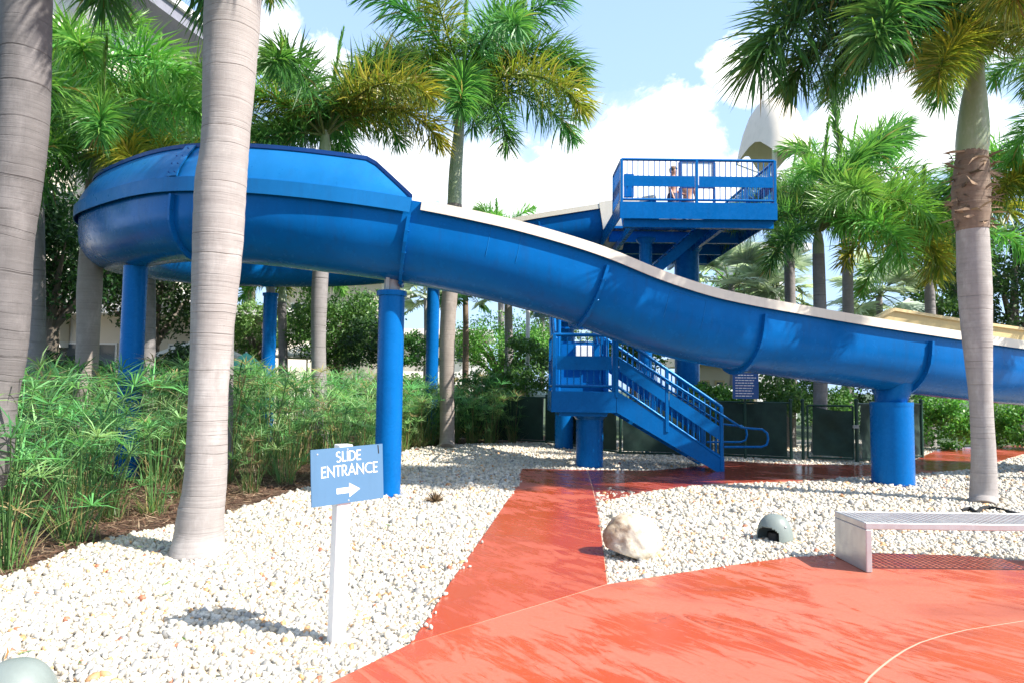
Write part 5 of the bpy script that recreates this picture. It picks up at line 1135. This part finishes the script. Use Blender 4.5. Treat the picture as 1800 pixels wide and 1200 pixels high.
for k, (lab, px, y, p0, p1, wp, pal) in enumerate([
    ('bright shrub just right of the fence end, beside the red path', 1668, 19.5, 690, 790, 100, 'bright'), ('bright low shrub on the far side of the bare palm trunk', 1740, 21, 700, 785, 110, 'bright'),
    ('bright shrub at the right edge above the path', 1815, 20, 705, 785, 100, 'bright'), ('tall loose shrub behind the short fence, right of the fat column', 1660, 23, 610, 730, 110, 'mid'),
    ('shrub behind the gate, under the slide', 1450, 20, 655, 760, 110, 'mid'), ('shrub beside the rules sign, over the fence top', 1370, 19, 655, 740, 90, 'mid'),
    ('light shrub behind the stairs, left of the rules sign', 1262, 19, 668, 750, 80, 'bright'), ('dark shrub behind the gate gap', 1555, 21, 650, 760, 110, 'dark'),
    ('clipped green shrub between the slim blue column and the far one', 735, 26, 585, 650, 80, 'mid'), ('dark green shrub in front of the garden tree', 640, 23, 560, 650, 110, 'dark'),
    ('dark shrub under the big tree, behind the sedge', 110, 17, 625, 690, 180, 'dark'), ('dark shrub behind the blue column left of the pale trunk', 300, 19, 610, 690, 150, 'dark'),
    ('shrub behind the lower landing of the stairs', 930, 21.5, 580, 700, 110, 'mid'), ('low hedge shrub right of the tall bare palm, behind the sedge', 838, 22.5, 652, 720, 110, 'mid'), ('low hedge shrub between the far blue column and the slim one', 722, 23.5, 655, 720, 100, 'bright'), ('low hedge shrub left of the white pole', 900, 23, 648, 715, 90, 'bright')]):
    tree(lab, px, y, p0, p1, wp, pal, 40 + k, 34, 110, .11, 'garden_shrub', False, SHG, 'shrub')
# sago palm in the bed at the right
c = G(1772, 770); t = thing('sago_palm', 'low sago palm with stiff dark feather leaves at the right end of the bed', 'sago palm', (c.x, c.y, 0))
mb = M(); mb.tube([(c.x, c.y, 0), (c.x, c.y, .5)], [.16, .13], 12); mb.build('trunk', FIBRE, t, True)
for k in range(18):
    if ('sago', k % 2) not in FV: FV[('sago', k % 2)] = np_mesh('sago_leaf', *frond_mesh(1.25, 42 - 30 * (k % 2), 60, 40, 3, .20, 'green', 333 + k, .022, .25), LEAF)
    o = link('sago_leaf', FV[('sago', k % 2)], t); o.location = (0, 0, .5); o.rotation_euler.z = k * 2.4; o.scale = (random.uniform(.85, 1.1),) * 3

# ------------------------------------------------------------------ umbrella sedge bed
def sedge_mesh(seed, ns, dry=.06):
    g = np.random.default_rng(seed); parts = []
    for k in range(ns):
        az = g.uniform(0, 6.283); lean_ = abs(g.normal(.20, .16)); h = 1.22 * g.beta(2.4, 1.2) + .08; dr = np.array([math.cos(az), math.sin(az), 0]); b = dr * g.uniform(.01, .09) + np.array([g.normal(0, .03), g.normal(0, .03), 0])
        p = [b, b + dr * lean_ * h * .45 + [0, 0, h * .52], b + dr * lean_ * h * 1.3 + [0, 0, h * .97]]; isdry = g.random() < dry
        sc_ = np.array([.13, .25, .08]) * g.uniform(.7, 1.3) if not isdry else np.array([.36, .28, .14]); parts.append(np_tube(p, [.0065, .0055, .004], 3, sc_))
        n = int(g.integers(14, 21)); a = np.arange(n) * 6.283 / n + g.normal(0, .16, n); el = g.normal(.42, .26, n); top = p[2]
        d1 = np.stack([np.cos(a) * np.cos(el), np.sin(a) * np.cos(el), np.sin(el)], 1) + dr * .18; d2 = unit(d1 + np.stack([np.zeros(n), np.zeros(n), -g.uniform(.05, .55, n)], 1)); lf = g.uniform(.22, .36) * (.55 + .45 * min(1, h)) * g.uniform(.7, 1.12, n)
        base = np.array([[.12, .31, .10], [.18, .38, .14], [.27, .43, .18], [.06, .18, .06]])[g.integers(0, 4)] if not isdry else np.array([.36, .27, .15])
        c = base * g.uniform(.8, 1.25, (n, 1)); v = blades(np.tile(top, (n, 1)), unit(d1), d2, lf, np.full(n, .0135), unit(np.stack([-np.sin(a), np.cos(a), g.normal(0, .35, n)], 1)), c, .5, c * 1.25); parts.append((v[0], [v[1], v[2]], v[3]))
    n = 60; a = g.uniform(0, 6.283, n); el = g.uniform(.6, 1.45, n); d1 = np.stack([np.cos(a) * np.cos(el), np.sin(a) * np.cos(el), np.sin(el)], 1); d2 = unit(d1 + np.stack([np.cos(a), np.sin(a), -.4 * np.ones(n)], 1) * .5)
    v = blades(g.normal(0, .07, (n, 3)) * [1, 1, 0], d1, d2, g.uniform(.25, .7, n), np.full(n, .009), unit(np.stack([-np.sin(a), np.cos(a), np.zeros(n)], 1)), np.where(g.random((n, 1)) < .5, [[.38, .30, .15]], [[.17, .29, .09]]) * g.uniform(.7, 1.2, (n, 1))); parts.append((v[0], [v[1], v[2]], v[3]))
    return np_mesh('sedge_clump', *merge(parts), SEDGE)
SM = [sedge_mesh(500 + k, (19, 22, 16, 20, 18)[k], (.07, .10, .16, .06, .24)[k]) for k in range(5)]
SGRP = 'umbrella sedge clumps filling the bed behind the gravel'
def sedge(p, h, label, k):
    o = link('sedge_clump', SM[k % 5]); o.location = (p[0], p[1], 0); s_ = h / 1.25; o.scale = (s_ * random.uniform(.9, 1.1), s_ * random.uniform(.9, 1.1), s_); o.rotation_euler.z = random.uniform(0, 6.28); tag(o, label, 'sedge', SGRP)
FRONT = [(128, 955, 1.65, 'lush green sedge clump nearest the gravel, between the leaning palm and the pale trunk'), (10, 1000, 1.55, 'sedge clump at the foot of the leaning grey palm'), (270, 905, 1.25, 'short tan based sedge clump just left of the pale trunk'), (438, 868, 1.2, 'sedge clump just right of the pale trunk, at the mulch edge'),
         (502, 850, 1.3, 'sedge clump at the mulch edge left of the sign panel'), (190, 915, 1.55, 'bright sedge clump behind the nearest one'), (60, 930, 1.6, 'sedge clump behind the one at the leaning palm'), (600, 822, 1.35, 'sedge clump right behind the sign panel'), (720, 781, 1.7, 'sedge clump between the slim blue column and the bare palm'), (850, 772, 1.9, 'sedge clump right of the tall bare palm, by the dark windscreen')]
for k, (px, py, h, lab) in enumerate(FRONT): sedge(G(px, py), h, lab, k)
rd = random.Random(11); placed = [G(q[0], q[1]) for q in FRONT]; tries = 0
slcol = [(c_mid.x, c_mid.y), (pc.x, pc.y), (-6.3, 11.75)]
while len(placed) < 215 and tries < 12000:
    tries += 1; yy = rd.uniform(7.2, 20.6) if tries % 5 else rd.uniform(17.8, 21.4); xx = rd.uniform(-.80 * yy, 1.1) if tries % 5 else rd.uniform(-3.2, .9)
    if not inside(mulch_poly, np.array([xx]), np.array([yy]))[0]: continue
    e_ = G(*min(MULCH_EDGE, key=lambda q: abs(q[0] - world_to_px((xx, yy, 0))[0])))
    if yy < e_.y + (1.0 if xx < -3 else .15): continue
    if xx > -2.5 and yy > 20.2 - .58 * (xx - 1.0) - .22: continue
    if any((p[0] - xx) ** 2 + (p[1] - yy) ** 2 < (.86 if xx < -3 else .5) ** 2 for p in placed): continue
    if yy < 11.4 and 180 < world_to_px((xx, yy, 0))[0] < 268 and rd.random() < .8: continue
    placed.append((xx, yy)); far_ = yy - e_.y
    sedge((xx, yy), (rd.uniform(1.25, 1.6) + min(.45, .16 * far_)) * (.92 if xx > -2.6 else .86 if far_ < 2.6 else .95), 'tall green umbrella sedge among the dense clumps of the planting bed', rd.randrange(5))

# ------------------------------------------------------------------ buildings and far garden
def hotel():
    t = thing('hotel_building', 'tall white hotel block with stepped balconies at the upper left, behind the palms', 'building', (-22, 30, 0)); dirv = Vector((.24, 1, 0)).normalized(); nrm = Vector((dirv.y, -dirv.x, 0)); A = Vector((-21.5, 21, 0)); Lh = 18.5
    def slab(u0, u1, z0, z1, o0, o1, name, m_, par=None):
        mb = M(); vs = [A + dirv * u + nrm * o + Vector((0, 0, z)) for u in (u0, u1) for o in (o0, o1) for z in (z0, z1)]; mb.add(vs, [(0, 1, 3, 2), (4, 6, 7, 5), (0, 4, 5, 1), (2, 3, 7, 6), (0, 2, 6, 4), (1, 5, 7, 3)]); return mb.build(name, m_, par or t)
    wall = slab(0, Lh, 0, 19, -8, 0, 'wall', WSTUCCO)
    slab(-1, Lh + 1.2, 19.0, 19.6, -9, 2.2, 'roof', SOFFIT); slab(-1.2, Lh + 1.4, 19.602, 19.95, -9.2, 2.4, 'roof_edge', WSTUCCO)
    for fl in range(5):
        z = 3.2 + fl * 3.0
        for k in range(4):
            u = .6 + k * 4.2; b = slab(u, u + 3.7, z - .22, z, .002, 1.5, 'balcony', WSTUCCO); slab(u, u + 3.7, z + .002, z + .95, 1.38, 1.5, 'parapet', STUCCO, b)
            slab(u + .1, u + .25, z + .002, z + 2.5, .002, 1.3, 'divider', WSTUCCO, b); f = slab(u + .7, u + 3.2, z + .05, z + 2.3, .002, .05, 'window', SOFFIT); slab(u + .78, u + 1.9, z + .12, z + 2.2, .052, .07, 'pane', GLASSD, f); slab(u + 2.0, u + 3.12, z + .12, z + 2.2, .052, .07, 'pane', GLASSD, f)
hotel()
def low_building(name, label, px0, px1, y, z1, depth, m_, roofm, wins, zw0, zw1):
    x0, x1 = P(px0, 640, y).x, P(px1, 640, y).x; t = thing(name, label, 'building', ((x0 + x1) / 2, y, 0))
    mb = M(); mb.box(((x0 + x1) / 2, y + depth / 2, z1 / 2), (x1 - x0, depth, z1)); mb.build('wall', m_, t)
    mb = M(); mb.box(((x0 + x1) / 2, y + depth / 2 - .3, z1 + .2), (x1 - x0 + 1.2, depth + 1.4, .4)); mb.build('roof', roofm, t)
    for k in range(wins):
        a_ = x0 + (x1 - x0) * (k + .18) / wins; b_ = x0 + (x1 - x0) * (k + .82) / wins
        mb = M(); mb.box(((a_ + b_) / 2, y - .03, (zw0 + zw1) / 2), (b_ - a_, .05, zw1 - zw0)); f = mb.build('window', roofm, t)
        mb = M(); mb.box(((a_ + b_) / 2, y - .062, (zw0 + zw1) / 2), (b_ - a_ - .16, .012, zw1 - zw0 - .16)); mb.build('pane', GLASSD, f)
low_building('pool_pavilion', 'low cream pavilion behind the sedge at left, seen below the slide', 20, 480, 29, 4.3, 6, STUCCO, WSTUCCO, 7, 1.6, 3.2)
low_building('garden_villa', 'cream two storey villa glimpsed under the slide between column and palm trunk', 500, 668, 40, 7.6, 8, STUCCO, WSTUCCO, 4, 4.6, 6.2)
low_building('white_lodge', 'low white lodge with a ribbon of windows under the slide, near the far column', 690, 850, 48, 5.0, 8, WSTUCCO, WSTUCCO, 6, 3.2, 4.3)
low_building('pool_bar', 'tan pool bar behind the stairs and the rules sign', 1225, 1330, 30, 2.6, 4, STUCCO, BEIGE2, 4, 1.0, 2.0)
low_building('garden_kiosk', 'white building glimpsed between the palm trunks right of the deck', 1310, 1400, 42, 9.8, 6, WSTUCCO, WSTUCCO, 4, 7.6, 9.2)
def umbrella(label, px, py, wpx, y, m_, h=.5):
    c = P(px, py, y); r = wpx * y / FPX / 2; t = thing('patio_umbrella', label, 'umbrella', (c.x, y, 0), 'pool umbrellas beyond the sedge')
    mb = M(); n = 8; rows = [[c + Vector((r * f * math.cos(a_), r * f * math.sin(a_), h * (1 - f ** 1.35) - (.08 if q == 3 else 0))) for a_ in (2 * math.pi * (j + .5) / n for j in range(n))] for q, f in enumerate((.03, .5, 1.0, 1.0))]; mb.grid(rows, True); mb.build('canopy', m_, t)
    mb = M(); mb.tube([(c.x, y, 0), (c.x, y, c.z + h + .03)], .03, 8); mb.build('pole', WHITE, t, True)
umbrella('white pool umbrella behind the thick pale trunk', 352, 624, 150, 22, UMBW); umbrella('mint green pool umbrella beside the far blue column', 432, 644, 62, 21, UMBG, .42)
umbrella('white pool umbrella between the far blue column and a palm trunk', 540, 626, 110, 27, UMBW)
umbrella('pale green umbrella low over the windscreen, left of the stair landing', 905, 692, 130, 23.5, UMBP, .5)
umbrella('pale green umbrella behind the stairs beneath the rules sign', 1262, 692, 90, 20.5, UMBP, .25)
a_ = P(928, 560, 22.5); mb = M(); mb.tube([(a_.x, 22.5, 0), (a_.x, 22.5, P(928, 520, 22.5).z)], .065, 14); pole = thing('lamp_pole', 'plain white pole standing behind the fence beneath the slide', 'pole', (a_.x, 22.5, 0)); mb.build('shaft', WHITE, pole, True)
mb = M(); mb.lathe([(.067, 0), (.13, 0), (.13, .06), (.067, .06)], (a_.x, 22.5, .0), 16); mb.build('base', WHITE, pole)
# beige tensile canopy above the deck's far corner
cy = 34.0; top = P(1360, 172, cy); t = thing('shade_canopy', 'beige peaked fabric canopy showing above the deck railing at its far corner', 'canopy', (top.x, cy, 0))
prof = [(.3, 176), (.75, 184), (1.08, 200), (1.36, 226), (1.54, 252), (1.68, 275)]; rows = []
for f, py in prof:
    z = P(1360, py, cy).z; rows.append([Vector((top.x + f * (1 + .10 * math.cos(4 * a_ + .6)) * math.cos(a_) * .98, cy + f * (1 + .10 * math.cos(4 * a_ + .6)) * math.sin(a_), z + .42 * (f / 1.72) ** 2 * math.cos(4 * a_ + .6 + math.pi))) for a_ in (2 * math.pi * j / 32 for j in range(32))])
mb = M(); mb.grid(rows, True); mb.build('canopy', CANOPYM, t, True)
mb = M(); mb.tube([(top.x, cy, 0), (top.x, cy, top.z - .1)], .12, 12); mb.build('mast', WHITE, t, True)
mb = M()
for j in range(4): q = rows[-1][j * 8 + 6]; mb.tube([Vector((top.x, cy, q.z - .9)), q], .035, 6)
mb.build('strut', WHITE, t)
